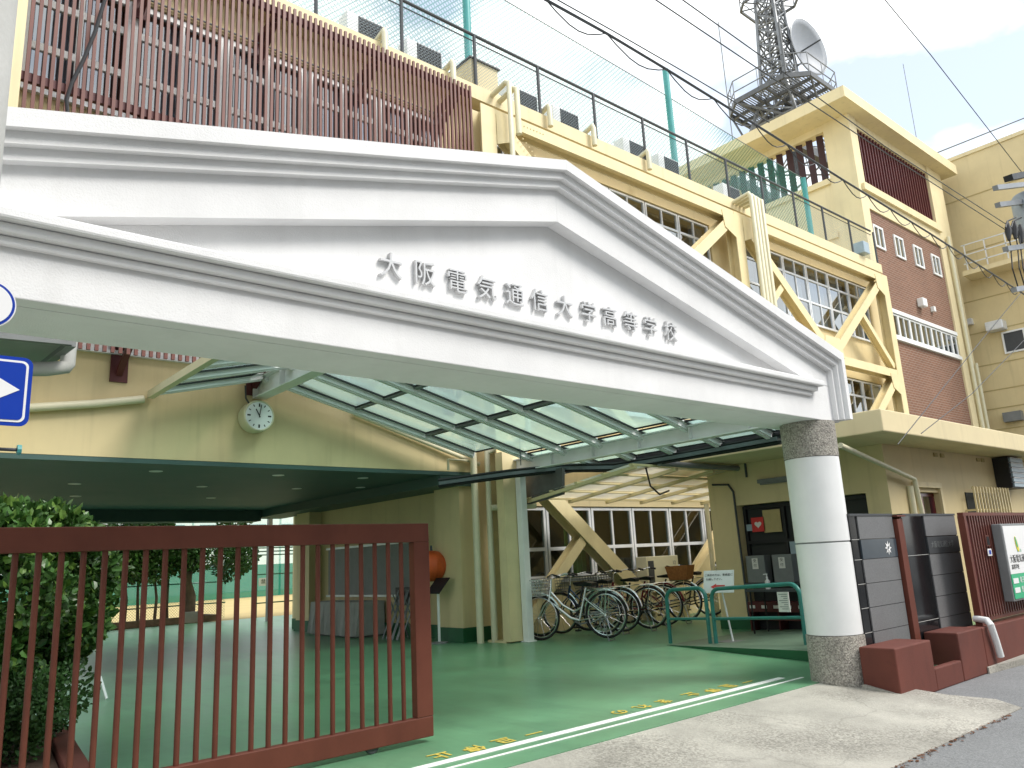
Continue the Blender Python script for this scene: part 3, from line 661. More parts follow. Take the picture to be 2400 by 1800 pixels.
# cable tray under the canopy edge
tr = thing('cable_tray', 'dark cable tray with bundled cables slung under the canopy edge', 'cable tray', (8.6, 7.5, 2.4))
tp = [P(948, 1045, 1, 9.9), P(1100, 1024, 1, 9.25), P(1215, 1012, 1, 8.75), P(1330, 1010, 0, 8.9), P(1480, 985, 0, 8.95), P(1686, 948, 0, 8.98)]
o = MB()
for a, b_ in zip(tp[:-1], tp[1:]): o.bar(a, b_, 0.16, 0.05)
o.build('tray', 'tray grey', tr)
for k, (dx, dz, r) in enumerate(((-.05, .045, .022), (0.0, .05, .026), (.05, .04, .02), (.0, -.045, .022), (-.04, -.04, .016))):
    MB().tube([p + Vector((dx, dx, dz + .008 * math.sin(i * 3 + k))) for i, p in enumerate(tp)], r, 6).build('cable', 'black', tr, smooth=True)
for x, y in ((1125, 960), (1172, 975), (1305, 985)):
    a = P(x, y + 45, 1, 9.0); MB().tube([a, a + Vector((0, 0, 0.55))], 0.008, 5).build('hanger_rod', 'dark grey', tr)
MB().tube([P(1395, 1010, 0, 8.93), P(1405, 1050, 0, 8.95), P(1425, 1068, 0, 9.3), P(1445, 1060, 0, 9.9)], 0.014, 6).build('loose_cable', 'black', tr)

# hanging fascia panel behind the post
hp = P(1190, 1055, 1, 9.2)
tag(MB().hexa([P(1131, 1092, 0, 8.45), P(1214, 1068, 0, 8.45), P(1214, 1068, 0, 8.45) + Vector((.06, 0, 0)), P(1131, 1092, 0, 8.45) + Vector((.06, 0, 0))],
              [P(1131, 1025, 0, 8.45), P(1214, 1010, 0, 8.45), P(1214, 1010, 0, 8.45) + Vector((.06, 0, 0)), P(1131, 1025, 0, 8.45) + Vector((.06, 0, 0))]).build('blind_panel', 'dark galv'), 'plain dark grey board hanging behind the white canopy post', 'board')

# clock
ck = P(560, 898, 1, 9.98)
kt = thing('wall_clock', 'round white clock with black hands high on the yellow wall under the canopy ridge', 'clock', ck)
MB().lathe([(0.21, 0.2), (0.21, 0.0), (0.198, -.012), (0.188, -.004), (0.188, 0.004)], ck, 48, axis=1).build('case', 'pipe cream', kt, smooth=True)
MB().lathe([(0.187, 0.0), (0.187, -.003)], ck, 48, axis=1).build('dial', 'sign white', kt)
h = MB()
for i in range(12):
    a = i * PI / 6; L_ = 0.03 if i % 3 else 0.045; u = Vector((math.sin(a), 0, math.cos(a))); h.bar(ck + u * (0.165 - L_) + Vector((0, -.005, 0)), ck + u * 0.165 + Vector((0, -.005, 0)), 0.012 if i % 3 else 0.02, 0.003, (0, 1, 0))
h.build('hour_mark', 'ink', kt)
for ang, ln, wd, y in ((math.radians(-29), 0.10, 0.014, -.009), (math.radians(10), 0.155, 0.010, -.013)):
    u = Vector((math.sin(ang), 0, math.cos(ang))); MB().bar(ck - u * .025 + Vector((0, y, 0)), ck + u * ln + Vector((0, y, 0)), wd, 0.003, (0, 1, 0)).build('hand', 'ink', kt)
MB().tube([ck + Vector((-.1, .1, .17)), ck + Vector((-.15, .1, .25)), ck + Vector((-.15, .12, .42))], 0.012, 6).build('cord', 'dark grey', kt)

# ------------------------------------------------------------------ guard house
gh = thing('guard_house', 'low cream gatehouse with deep flat roof and dark reception opening, right of the pillar', 'gatehouse', (10.86, 4.8, 0))
g = MB()
g.box(10.86, 11.1, 7.2, 7.7, 0, 2.518); g.box(10.86, 11.1, 5.12, 7.2, 1.88, 2.518); g.box(10.86, 11.1, 4.8, 5.12, 0, 2.518)
g.box(11.1, 11.66, 4.8, 5.0, 0, 2.518); g.box(11.66, 12.5, 4.8, 5.0, 0, 1.05); g.box(11.66, 12.5, 4.8, 5.0, 1.88, 2.518)
g.box(12.5, 24, 4.8, 5.0, 0, 2.518); g.box(11.1, 24, 7.5, 7.7, 0, 2.518); g.box(23.8, 24, 5.0, 7.5, 0, 2.518)
g.build('wall', 'yellow paint', gh)
r = MB(); r.box(9.62, 24.5, 4.2, 7.95, 2.52, 2.80); r.build('roof_slab', 'cream paint', gh, bevel=0.015)
t = MB()
for i in range(14):
    x = 9.25 + i * 0.115; t.tube([(x, 5.6 - .0 * i, 2.80 + .0), (x, 6.1, 2.93), (x, 6.9, 3.02)], 0.06, 8)
t.build('roof_tile', 'dark grey', gh, smooth=True)
MB().box(10.84, 10.86 - .002, 7.18, 7.72, 0, 0.15).build('baseboard', 'green paint', gh)
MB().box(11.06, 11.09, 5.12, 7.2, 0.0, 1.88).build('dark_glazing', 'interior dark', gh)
f = MB()
for y in (5.14, 5.8, 6.5, 7.17): f.box(11.0, 11.055, y - .025, y + .025, 0.72, 1.86)
for z in (0.72, 1.3, 1.84): f.box(11.002, 11.053, 5.14, 7.17, z - .025, z + .025)
f.build('glazing_frame', 'black', gh)
MB().box(10.80, 11.05, 5.14, 7.18, 0.655, 0.695).build('counter', 'dark grey', gh, bevel=0.004)
MB().box(11.0, 11.05, 6.05, 6.45, 0.72, 1.28).build('pane', 'blue grey', gh)
MB().tube([(10.84, 6.95, 2.52), (10.84, 6.95, 2.3)], 0.02, 6).build('conduit', 'dark grey', gh)
MB().tube([(10.84, 7.6, 2.25), (10.84, 7.3, 2.22), (10.84, 7.22, 2.1), (10.84, 7.19, 0.2)], 0.018, 6).build('conduit', 'dark grey', gh)
window(gh, 11.67, 12.49, 1.06, 1.87, (), y=4.9, fm='bike red', curt=(0.02, 0.45, 'curtain'))
f = MB(); f.box(11.60, 11.665, 4.76, 4.798, 1.0, 1.94); f.box(12.495, 12.56, 4.76, 4.798, 1.0, 1.94); f.box(11.60, 12.56, 4.755, 4.797, 1.942, 2.02); f.box(11.60, 12.56, 4.755, 4.797, 0.96, 0.998)
f.build('window_frame', 'cream paint', gh)
gr = MB()
for i in range(13): x = 13.42 + i * 0.125; gr.box(x - .012, x + .012, 4.62, 4.645, 1.0, 1.98)
for z in (1.05, 1.62, 1.95): gr.box(13.4, 14.94, 4.646, 4.66, z - .012, z + .012)
for x in (13.41, 14.93): gr.box(x - .012, x + .012, 4.646, 4.8, 1.6, 1.63)
gr.build('window_grille', 'steel yellow', gh)
MB().box(13.5, 14.85, 4.785, 4.798, 1.0, 1.90).build('window', 'interior dark', gh)
pipe(gh, [P(1815, 962, 1, 4.6), P(1975, 1035, 1, 4.7), P(1992, 1110, 1, 4.7), P(2000, 1150, 1, 4.7)], 0.035)
pipe(gh, [(11.45, 4.76, 1.95), (11.45, 4.76, 0.2)], 0.045)
for x in (12.6, 12.85, 14.3, 14.5): MB().box(x - .06, x + .06, 4.78, 4.798, 2.42, 2.48).build('vent', 'paper yellow', gh)
lp = thing('louvred_panel', 'dark framed blue-grey louvred box on the gatehouse wall beside a bent conduit', 'panel', (15.25, 4.7, 1.97))
MB().box(14.95, 15.62, 4.56, 4.797, 1.98, 2.50).build('housing', 'black', lp)
l_ = MB()
for i in range(6): l_.box(14.99, 15.60, 4.535, 4.558, 2.0 + i * .083, 2.06 + i * .083)
l_.build('louvre', 'blue grey', lp)
l_ = MB()
for i in range(6): l_.box(14.99, 15.60, 4.525, 4.534, 2.062 + i * .083, 2.072 + i * .083)
l_.build('louvre_edge', 'sign white', lp)
MB().tube([(15.7, 4.76, 2.5), (15.78, 4.70, 2.45), (15.85, 4.70, 2.2), (15.75, 4.70, 2.05), (15.6, 4.7, 2.03)], 0.022, 8).build('conduit', 'pipe cream', lp, smooth=True)
fl_ = thing('fluorescent_lamp', 'unlit white fluorescent lamp above the dark reception opening', 'lamp', (10.8, 6.2, 2.16))
MB().box(10.80, 10.857, 5.55, 6.75, 2.18, 2.24).build('fixture', 'mid grey', fl_); MB().tube([(10.80, 5.6, 2.165), (10.80, 6.7, 2.165)], 0.014, 8).build('tube', 'mid grey', fl_)
# things at the reception
def paper(nm, lb, cat, y0, y1, z0, z1, x, m_, g=None):
    o = MB().box(x, x + .006, y0, y1, z0, z1).build(nm, m_); return tag(o, lb, cat, g)
q = P(1638, 1133, 0, 10.99); po = thing('poster', 'square red poster with a pale heart on the dark reception glass', 'poster', q)
MB().box(10.985, 10.998, q.y - .115, q.y + .115, q.z - .11, q.z + .11).build('sheet', 'sign red', po)
ht = [(q.y + 0.06 * (16 * math.sin(a) ** 3) / 16, q.z + 0.055 * (13 * math.cos(a) - 5 * math.cos(2 * a) - 2 * math.cos(3 * a) - math.cos(4 * a)) / 16) for a in [i * PI / 16 for i in range(32)]]
MB().prism(ht, 0, 10.979, 10.984).build('heart', 'paper', po)
q = P(1668, 1125, 0, 10.99); paper('notice_sheet', 'plain yellowish sheet taped inside the reception glass', 'notice', q.y - .15, q.y + .15, q.z - .17, q.z + .17, 10.985, 'paper yellow')
q = P(1619, 1140, 0, 10.99); paper('sticker', 'small blue and white sticker left of the red poster', 'sticker', q.y - .05, q.y + .05, q.z - .05, q.z + .05, 10.985, 'blue grey')
for (x, y), lb in (((1632, 1222), 'grey box with a white label, left one of the pair on the reception counter'), ((1690, 1222), 'grey box with a white label, right one of the pair on the reception counter')):
    q = P(x, y, 0, 10.82); t = thing('letter_box', lb, 'box', (10.92, q.y, 0.697), 'grey boxes on the reception counter')
    MB().box(10.82, 11.0, q.y - .16, q.y + .16, 0.697, 1.10).build('case', 'mid grey', t, bevel=0.006)
    MB().box(10.812, 10.819, q.y - .05, q.y + .05, 0.90, 1.06).build('name_label', 'paper', t)
    text('受', .055, .0005, 'label_letter', 'ink', t, (10.811, q.y, 1.02), (0, -1, 0), (0, 0, 1)); text('付', .055, .0005, 'label_letter', 'ink', t, (10.811, q.y, .95), (0, -1, 0), (0, 0, 1))
q = P(1658, 1258, 0, 10.35)
tb = thing('folding_table', 'dark folding table carrying the hand sanitiser in front of the reception', 'table', (10.35, q.y, 0))
MB().box(10.15, 10.6, 5.75, 6.75, .60, .63).build('table_top', 'dark grey', tb)
for x in (10.2, 10.55):
    for y in (5.8, 6.7): MB().tube([(x, y, 0), (x, y, .6)], .014, 6).build('leg', 'black', tb)
bt = thing('sanitiser_bottle', 'white pump bottle of hand sanitiser on the dark table', 'bottle', (10.35, q.y, .63))
MB().lathe([(.035, .63), (.038, .65), (.036, .74), (.014, .765), (.014, .78)], (10.35, q.y, 0), 20).build('bottle_body', 'sign white', bt, smooth=True)
o = MB(); o.lathe([(.016, .78), (.016, .80), (.006, .803), (.006, .835)], (10.35, q.y, 0), 14); o.bar((10.35, q.y - .01, .84), (10.35, q.y + .055, .835), .012, .012); o.build('pump', 'sign white', bt, smooth=True)
rk = thing('shoe_rack', 'dark red-brown rack with small white labels below the reception counter', 'rack', (10.78, 6.4, 0))
o = MB()
for z in (.16, .40): o.box(10.72, 10.95, 5.6, 7.1, z, z + .02)
for y in (5.6, 6.1, 6.6, 7.08): o.box(10.725, 10.945, y, y + .02, 0, .40)
o.build('carcass', 'dark red', rk)
MB().box(10.952, 10.97, 5.6, 7.1, 0, .42).build('back_board', 'black', rk)
MB().box(10.708, 10.718, 5.6, 7.1, .28, .42).build('rail_board', 'dark red', rk)
for i in range(6): MB().box(10.70, 10.706, 7.02 - i * .2 - .045, 7.02 - i * .2 + .045, .33, .375).build('tag', 'paper', rk)

# ------------------------------------------------------------------ ramp and guard rails
rm = MB(); rm.hexa([(8.70, 7.09, 0.002), (8.09, 4.675, 0.002), (10.85, 4.675, 0.002), (10.83, 7.09, 0.002)], [(8.70, 7.09, 0.004), (8.09, 4.675, .108), (10.85, 4.675, .108), (10.83, 7.09, .004)])
struct(rm.build('ramp', 'ramp top'), 'low painted ramp rising to the reception side of the gate')
sk = MB(); sk.quad((8.697, 7.09, .004), (8.086, 4.675, .004), (8.086, 4.675, .110), (8.697, 7.09, .006)); struct(sk.build('ramp_side', 'green paint', fix=False), 'dark green painted side face of the ramp')
struct(MB().box(8.075, 8.16, 4.62, 4.674, .002, .112).build('ramp_end', 'line yellow'), 'yellow painted end of the ramp')
def railing(lb, x0, y0, z0, x1, y1, z1, h, r=0.026):
    t = thing('guard_rail', lb, 'railing', (x0, y0, z0), 'green guard rails on the ramp')
    a = Vector((x0, y0, z0)); b = Vector((x1, y1, z1)); d = (b - a); d.z = 0; d.normalize(); c = 0.13; pts = [a]
    top = Vector((0, 0, h))
    for i in range(5):
        t_ = i / 4 * PI / 2; pts.append(a + Vector((0, 0, h - c)) + d * (c - c * math.cos(t_)) + Vector((0, 0, c * math.sin(t_))))
    for i in range(5):
        t_ = PI / 2 - i / 4 * PI / 2; pts.append(b + Vector((0, 0, h - c)) - d * (c - c * math.cos(t_)) + Vector((0, 0, c * math.sin(t_))))
    pts.append(b)
    MB().tube(pts, r, 12).build('hoop', 'rail green', t, smooth=True)
    MB().tube([a + d * .02 + Vector((0, 0, h * .45)), b - d * .02 + Vector((0, 0, h * .45))], r * .75, 10).build('mid_rail', 'rail green', t, smooth=True)
    return t
railing('short green hoop rail nearer the bicycles', 8.92, 7.20, 0.0, 8.90, 6.53, 0.02, 0.71)
railing('long green hoop rail next to the white pillar, with a paper notice hung on it', 8.89, 6.43, 0.03, 8.70, 5.05, .085, 0.69)
q = P(1695, 1300, 0, 8.77)
nb = thing('notice_board', 'small grey printed notice hung on the long green hoop rail', 'notice', q)
MB().box(8.745, 8.755, q.y - .075, q.y + .075, q.z - .115, q.z + .115).build('sheet', 'paper', nb)
o = MB()
for i in range(8): o.box(8.741, 8.7445, q.y - .055, q.y + .055 - .03 * (i % 3), q.z + .085 - i * .024, q.z + .092 - i * .024)
o.build('printed_line', 'mid grey', nb)
# direction sign on a stand
q = P(1552, 1256, 0, 9.12)
dsn = thing('direction_sign', 'white board on a thin stand with a red arrow pointing left', 'sign', (q.x, q.y, 0))
xd = Vector((.25, -1, 0)).normalized(); yd = Vector((.30, .08, 1)).normalized(); yd = (yd - xd * yd.dot(xd)).normalized(); zd = xd.cross(yd)
def bd(u, v, n=0.0): return q + xd * u + yd * v + zd * n
MB().hexa([bd(-.21, -.15, -.012), bd(.21, -.15, -.012), bd(.21, .15, -.012), bd(-.21, .15, -.012)], [bd(-.21, -.15), bd(.21, -.15), bd(.21, .15), bd(-.21, .15)]).build('board', 'sign white', dsn)
ar = [(-.10, -.07), (-.04, -.03), (-.04, -.048), (.08, -.048), (.08, -.092), (-.04, -.092), (-.04, -.11)]
MB().hexa([bd(-.03, -.095, .003), bd(.09, -.095, .003), bd(.09, -.05, .003), bd(-.03, -.05, .003)], [bd(-.03, -.095, .006), bd(.09, -.095, .006), bd(.09, -.05, .006), bd(-.03, -.05, .006)]).build('arrow_shaft', 'sign red', dsn)
MB().add([bd(-.11, -.072, .004), bd(-.03, -.115, .004), bd(-.03, -.03, .004)], [(0, 1, 2)]).build('arrow_head', 'sign red', dsn)
text('ご来校の方は、事務室に', .036, .0006, 'letters', 'ink', dsn, bd(0, .085, .004), xd, yd); text('お越し下さい。', .036, .0006, 'letters', 'ink', dsn, bd(-.05, .03, .004), xd, yd)
MB().tube([(q.x + .02, q.y - .12, 0.02), (q.x + .02, q.y - .02, q.z - .1)], 0.012, 8).build('stand', 'white metal', dsn)
MB().box(q.x - .12, q.x + .16, q.y - .3, q.y + .05, 0.02, 0.04).build('stand_foot', 'mid grey', dsn)

# ------------------------------------------------------------------ low wall, granite posts, red fence, sign board
LY = 3.28
lw = thing('low_wall', 'low red-brown rendered wall with a notch in it, along the street right of the pillar', 'wall', (8, LY, GZ))
o = MB(); o.box(7.06, 7.80, LY, 3.60, GZ, .305); o.box(7.80, 8.42, LY + .002, 3.35, GZ, .055); o.box(8.42, 9.05, LY, 3.60, GZ, .305); o.box(9.05, 30, LY - .002, 3.46, GZ, .300)
o.build('wall_body', 'wall red', lw, bevel=0.012)
struct(MB().box(7.75, 10.85, 3.352, 3.936, -.2, -.002).build('paved_strip', 'green floor'), 'green painted ground behind the low red wall')
struct(MB().hexa([(9.0, 3.26, GZ + .001), (12.0, 3.0, GZ + .001), (12.0, 3.275, GZ + .001), (9.0, 3.275, GZ + .001)], [(9.0, 3.26, GZ + .06), (12.0, 3.0, GZ + .07), (12.0, 3.275, GZ + .075), (9.0, 3.275, GZ + .065)]).build('kerb', 'concrete'), 'broken concrete kerb at the foot of the low red wall')
struct(MB().hexa([(7.02, 3.28, GZ), (7.18, 3.22, GZ), (7.2, 3.6, GZ), (6.98, 3.6, GZ)], [(7.03, 3.29, -.06), (7.12, 3.26, -.09), (7.18, 3.58, -.02), (7.0, 3.58, .0)]).build('mortar_patch', 'concrete'), 'lump of crumbled mortar between pillar and low wall')
def granite(lb, x0, x1, y0, y1, z0, z1, jx, mf, em):
    t = thing('granite_post', lb, 'gate post', ((x0 + x1) / 2, (y0 + y1) / 2, z0), 'granite gate posts')
    MB().box(x0, x1, y0, y1, z0, z1).build('core', 'granite black', t)
    zs = [z1 - .002, 1.235, 1.05, .83, .615, .40, .19]
    f = MB()
    for a, b in zip(zs[:-1], zs[1:]):
        if abs(a - 1.235) < .001: continue
        f.box(jx, x1 - .002, y0 - .012, y0 - .001, b + .006, a)
    if zs[-1] > z0 + .01: f.box(jx, x1 - .002, y0 - .012, y0 - .001, z0 + .005, zs[-1])
    f.build('face_slab', 'granite', t)
    MB().box(jx, x1 - .001, y0 - .016, y0 - .001, 1.056, 1.233).build('name_band', 'granite edge' if em else 'dark grey', t)
    for z in (zs[1:] if em else (1.05, .40)): j = MB(); j.box(x0, jx, y0 - .003, y0 - .001, z, z + .005); (j if em else j).build('mortar_joint', 'joint', t)
    MB().box(x0 - .006, x1 + .004, y0 - .018, y1 + .004, z1 + .001, z1 + .022).build('cap', 'dark grey', t)
    if em:
        c = Vector(((jx + x1) / 2 + .17, y0 - .019, 1.145)); e = MB()
        for k in range(8):
            a = k * PI / 4; u = Vector((math.sin(a), 0, math.cos(a))); w2 = Vector((math.cos(a), 0, -math.sin(a)))
            e.add([c + u * .024 + w2 * .016, c + u * .07, c + u * .024 - w2 * .016], [(0, 1, 2)])
        e.torus(c, .022, .006, 1, 20, 5); e.build('emblem', 'sign white', t)
    else:
        text('大阪電気通信大学', .075, .001, 'letters', 'mid grey', t, ((jx + x1) / 2 - .05, y0 - .018, 1.145), (1, 0, 0), (0, 0, 1))
    return t
granite('grey granite gate post with a white star emblem, next to the round pillar', 7.24, 8.12, 3.61, 3.95, GZ, 1.455, 7.385, 1, True)
granite('grey granite gate post with wide black polished side, nearest the red fence', 8.36, 9.70, 3.61, 3.95, .0, 1.455, 8.87, 1, False)
rp_ = thing('fence_post', 'slim red-brown upright between the two granite posts', 'post', (8.2, 3.6, 0))
o = MB(); o.box(8.14, 8.22, 3.56, 3.64, 0.0, 1.42); o.box(8.225, 8.265, 3.57, 3.63, 0, 1.44); o.box(8.27, 8.31, 3.58, 3.62, 0, 1.43); o.build('upright', 'gate red', rp_, bevel=.004)
MB().box(8.13, 8.32, 3.55, 3.65, 1.445, 1.46).build('cap', 'gate red', rp_)
fc = thing('slat_fence', 'dark red fence of close vertical slats standing on the low wall', 'fence', (12, 3.36, .30))
FY = 3.36
o = MB(); o.box(9.22, 30, FY - .03, FY + .03, 1.435, 1.47); o.box(9.22, 30, FY - .02, FY + .02, .33, .37); o.box(9.22, 9.28, FY - .034, FY + .034, .30, 1.434); o.build('frame', 'gate red', fc)
o = MB(); i = 0
while i < 100:
    x = 9.36 + i * .0745; o.box(x - .012, x + .012, FY - .035, FY - .021, .372, 1.434); i += 1
o.build('slat_panel', 'slat red', fc)
MB().box(9.285, 30, FY + .021, FY + .03, .372, 1.434).build('back_sheet', 'dark red', fc)
q = P(2132, 1168, 1, FY - .04)
MB().box(q.x - .055, q.x + .055, FY - .05, FY - .036, q.z - .06, q.z + .06).build('slot_frame', 'slat red', fc)
MB().box(q.x - .035, q.x + .035, FY - .054, FY - .051, q.z - .045, q.z + .045).build('slot', 'black', fc)
q = P(2136, 1193, 1, FY - .05)
pt = thing('address_plate', 'small white plate with a blue patch on the dark red slat fence', 'plate', q)
MB().box(q.x - .055, q.x + .055, FY - .062, FY - .056, q.z - .038, q.z + .038).build('plate', 'sign white', pt); MB().box(q.x - .03, q.x + .03, FY - .065, FY - .0625, q.z - .022, q.z + .022).build('patch', 'sign blue', pt)
sg = thing('sign_board', 'big white and green school sign board with a yellow logo on the red slat fence', 'sign board', (10.6, 3.28, .49))
sx0, sx1, sz0, sz1, sy = 9.93, 11.45, .495, 1.335, 3.20
MB().box(sx0, sx1, sy + .02, 3.32, sz0, sz1).build('case', 'mid grey', sg, bevel=.01)
MB().box(sx0 + .025, sx1 - .025, sy + .012, sy + .019, .785, sz1 - .025).build('white_panel', 'sign white', sg); MB().box(sx0 + .025, sx1 - .025, sy + .012, sy + .019, sz0 + .025, .783).build('green_panel', 'sign green', sg)
q = P(2196, 1175, 1, sy); lx, lz = q.x + .03, q.z
def leafpoly(cx, cz, w2, h2, lean): return [(cx + w2 * math.sin(a) * (1 - .25 * math.cos(a)) + lean * math.cos(a), cz + h2 * math.cos(a)) for a in [i * PI / 12 for i in range(24)]]
MB().prism(leafpoly(lx, lz, .035, .085, -.02), 1, sy + .006, sy + .011).build('logo_leaf', 'sign yellow', sg)
MB().prism(leafpoly(lx - .012, lz + .02, .018, .06, -.016), 1, sy + .003, sy + .0055).build('logo_leaf', 'sign green', sg)
text('N T U', .05, .0005, 'letters', 'sign green', sg, (lx + .05, sy + .01, 1.03), (1, 0, 0), (0, 0, 1))
text('大阪電気通信大学', .095, .0006, 'letters', 'ink', sg, (sx0 + .07, sy + .01, .94), (1, 0, 0), (0, 0, 1), 'LEFT'); text('高等学校', .06, .0006, 'letters', 'ink', sg, (sx0 + .08, sy + .01, .855), (1, 0, 0), (0, 0, 1), 'LEFT')
for z, wd, tx in ((.71, .16, '電子工業科'), (.61, .16, '普通科')):
    MB().box(sx0 + .05, sx0 + .05 + wd, sy + .007, sy + .0115, z - .028, z + .028).build('label_box', 'sign white', sg); text(tx, .07, .0006, 'letters', 'sign white', sg, (sx0 + .26, sy + .009, z), (1, 0, 0), (0, 0, 1), 'LEFT')
dp = thing('drain_pipe', 'white plastic drain pipe bending over the low red wall', 'pipe', (9.25, 3.22, GZ))
MB().tube([P(2105, 1336, 1, 3.40), P(2132, 1340, 1, 3.27), P(2140, 1350, 1, 3.23), P(2152, 1385, 1, 3.23), P(2162, 1418, 1, 3.23)], .034, 12).build('pipe', 'white metal', dp, smooth=True)
struct(MB().box(9.7, 10.3, 2.75, 3.0, GZ + .002, GZ + .006).build('manhole_cover', 'concrete'), 'pale rectangular cover in the asphalt')

# ------------------------------------------------------------------ brick stair tower
TX0, TX1, TY0, TY1 = 24.36, 31.9, 10.2, 16.3
tw = thing('stair_tower', 'tall brick and cream stair tower with red louvres and an overhanging flat roof', 'tower', (28, TY0, 0))
o = MB(); o.box(TX0, TX0 + .52, TY0, TY0 + .9, 0, 15.228); o.box(30.62, TX1, TY0, TY0 + .5, 0, 15.228); o.box(TX0 + .521, 30.619, TY0, TY0 + .4, 11.93, 12.88); o.box(TX0 + .521, 30.619, TY0 + .05, TY0 + .4, 14.92, 15.228)
o.box(TX0 + .02, TX0 + .4, TY0 + .901, TY1, 0, 13.2); o.box(TX0 + .02, TX0 + .4, TY0 + .901, TY1 - .4, 14.98, 15.228); o.box(TX0, TX0 + .5, TY1 - .4, TY1, 13.2, 15.228)
o.box(TX1 - .4, TX1 - .02, TY0 + .5, TY1, 0, 13.0); o.box(TX1 - .5, TX1 - .01, TY1 - .4, TY1, 13.0, 15.228); o.box(TX0 + .4, TX1 - .4, TY1 - .4, TY1 - .01, 0, 13.0)
o.box(TX0 + .4, TX1 - .4, TY0 + .45, TY1 - .4, 12.6, 12.85)
o.build('wall', 'cream paint', tw)
o = MB(); o.box(TX0 + .2, 30.8, TY0 - .1, TY0 - .002, 12.5, 12.72); o.box(TX0 - .08, TX0 + .018, TY0 + .902, TY1, 13.02, 13.22); o.box(TX0 - .06, TX0 + .018, TY0 + .902, TY1, 11.1, 11.3); o.build('ledge', 'cream paint', tw)
o = MB(); o.box(TX0 + .522, 30.618, TY0 + .06, TY0 + .38, 0, 7.62); o.box(TX0 + .522, 30.618, TY0 + .06, TY0 + .38, 8.42, 11.928); o.build('brick_panel', 'brick tile', tw)
o = MB(); o.box(23.3, 32.45, 9.75, 10.85, 15.23, 15.62); o.box(23.3, 32.45, 15.7, 16.9, 15.23, 15.62); o.box(23.3, 24.95, 10.85, 15.7, 15.23, 15.62); o.box(31.2, 32.45, 10.85, 15.7, 15.23, 15.62); o.build('roof_slab', 'cream paint', tw)
o = MB(); o.box(24.95, 31.2, 12.4, 12.65, 15.3, 15.618); o.box(24.95, 31.2, 15.45, 15.7, 15.3, 15.618); o.build('roof_beam', 'dark galv', tw)
o = MB()
for i in range(26): x = 24.98 + i * .222; o.box(x - .03, x + .03, TY0 + .08, TY0 + .32, 12.882, 14.918)
o.build('louvre', 'dark red', tw)
o = MB()
for i in range(13): y = 11.35 + i * .385; o.bar((TX0 + .2, y, 13.222), (TX0 + .2, y, 14.978), .22, .05, (.9, .42, 0))
o.build('louvre', 'louvre dark', tw)
MB().box(TX1 - .3, TX1 - .25, TY0 + .52, TY1 - .42, 13.0, 15.2).build('louvre', 'dark red', tw)
for i in range(4): x = 24.99 + i * 1.53; window(tw, x, x + .72, 10.62, 11.42, (), y=TY0 + .045, fm='white metal', fw=.07, curt=(0.02, .98, 'curtain'))
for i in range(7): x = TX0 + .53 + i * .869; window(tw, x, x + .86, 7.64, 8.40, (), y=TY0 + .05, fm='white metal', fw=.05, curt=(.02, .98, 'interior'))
o = MB(); o.box(TX0 + .522, 30.618, TY0 - .02, TY0 + .058, 8.42, 8.55); o.box(TX0 + .522, 30.618, TY0 - .04, TY0 + .058, 7.5, 7.62); o.build('window_sill', 'white metal', tw)
q = P(1989, 655, 1, TY0); o = MB(); o.box(q.x - .18, q.x + .18, TY0 - .16, TY0 + .055, q.z - .15, q.z + .15); o.build('vent_hood', 'white metal', tw, bevel=.03)
q = P(2016, 668, 1, TY0); MB().box(q.x - .08, q.x + .08, TY0 - .06, TY0 + .055, q.z - .09, q.z + .09).build('vent_hood', 'white metal', tw)
pipe(tw, [(31.2, TY0 - .1, 12.4), (31.2, TY0 - .1, 3)], .07); pipe(tw, [(31.7, TY0 - .1, 7.5), (31.7, TY0 - .1, 3)], .06)
q = P(1858, 545, 1, 10.0); MB().box(q.x - .25, q.x + .12, 9.75, 10.1, q.z - .12, q.z + .25).build('flood_lamp', 'blue grey', tw, bevel=.02)

# ------------------------------------------------------------------ annex to the right
an = thing('annex_building', 'plain cream building with horizontal joints, rain pipes and roof terrace beyond the brick tower', 'building', (40, 9, 0))
AX = 33.0
o = MB(); o.box(AX, 60, 6.4, 20, 0, 16.1); o.box(AX + .01, 60, 5.5, 6.39, 0, 12.9); o.build('wall', 'yellow paint', an)
o = MB(); o.box(AX - .05, 60, 6.35, 20, 16.102, 16.25); o.box(AX - .05, 60, 5.45, 6.34, 12.902, 13.0); o.build('coping', 'cream paint', an)
j = MB()
for z in (14.4, 12.2, 10.2, 8.9, 7.6, 6.6, 5.9, 5.1): j.box(AX - .012, AX - .001, 5.5 if z < 12.5 else 6.4, 20, z - .02, z + .02)
j.build('wall_joint', 'paper yellow', an)
MB().tube([(AX, 6.6, 16.25), (AX, 6.6, 16.7), (AX, 12, 16.7)], .03, 6).build('roof_rail', 'mid grey', an)
pipe(an, [(AX - .12, 6.75, 16.2), (AX - .12, 6.75, 10.5)], .11); pipe(an, [(AX - .12, 7.15, 12.2), (AX - .12, 7.15, 3)], .09)
for y in (6.2, 5.95): pipe(an, [(AX - .12, y, 12.9), (AX - .12, y, 8)], .10, 'blue grey')
pipe(an, [(AX - .1, 6.3, 15.6), (AX - .3, 6.0, 15.7), (AX - .3, 5.8, 15.4), (AX - .3, 5.8, 13.2), (AX - .2, 6.3, 12.95)], .08)
o = MB()
for y in (9.9, 9.2, 8.5, 7.8, 7.1, 6.4, 5.7): o.bar((AX - .9, y, 11.2), (AX - .9, y, 12.2), .04, .04)
for z in (11.45, 11.8, 12.2): o.bar((AX - .9, 10.0, z), (AX - .9, 5.5, z), .04, .04, (0, 0, 1))
o.build('balcony_rail', 'alu', an); MB().box(AX - .95, AX - .002, 5.5, 10.1, 11.0, 11.18).build('balcony_slab', 'cream paint', an)
q = P(2185, 738, 0, AX - .02)
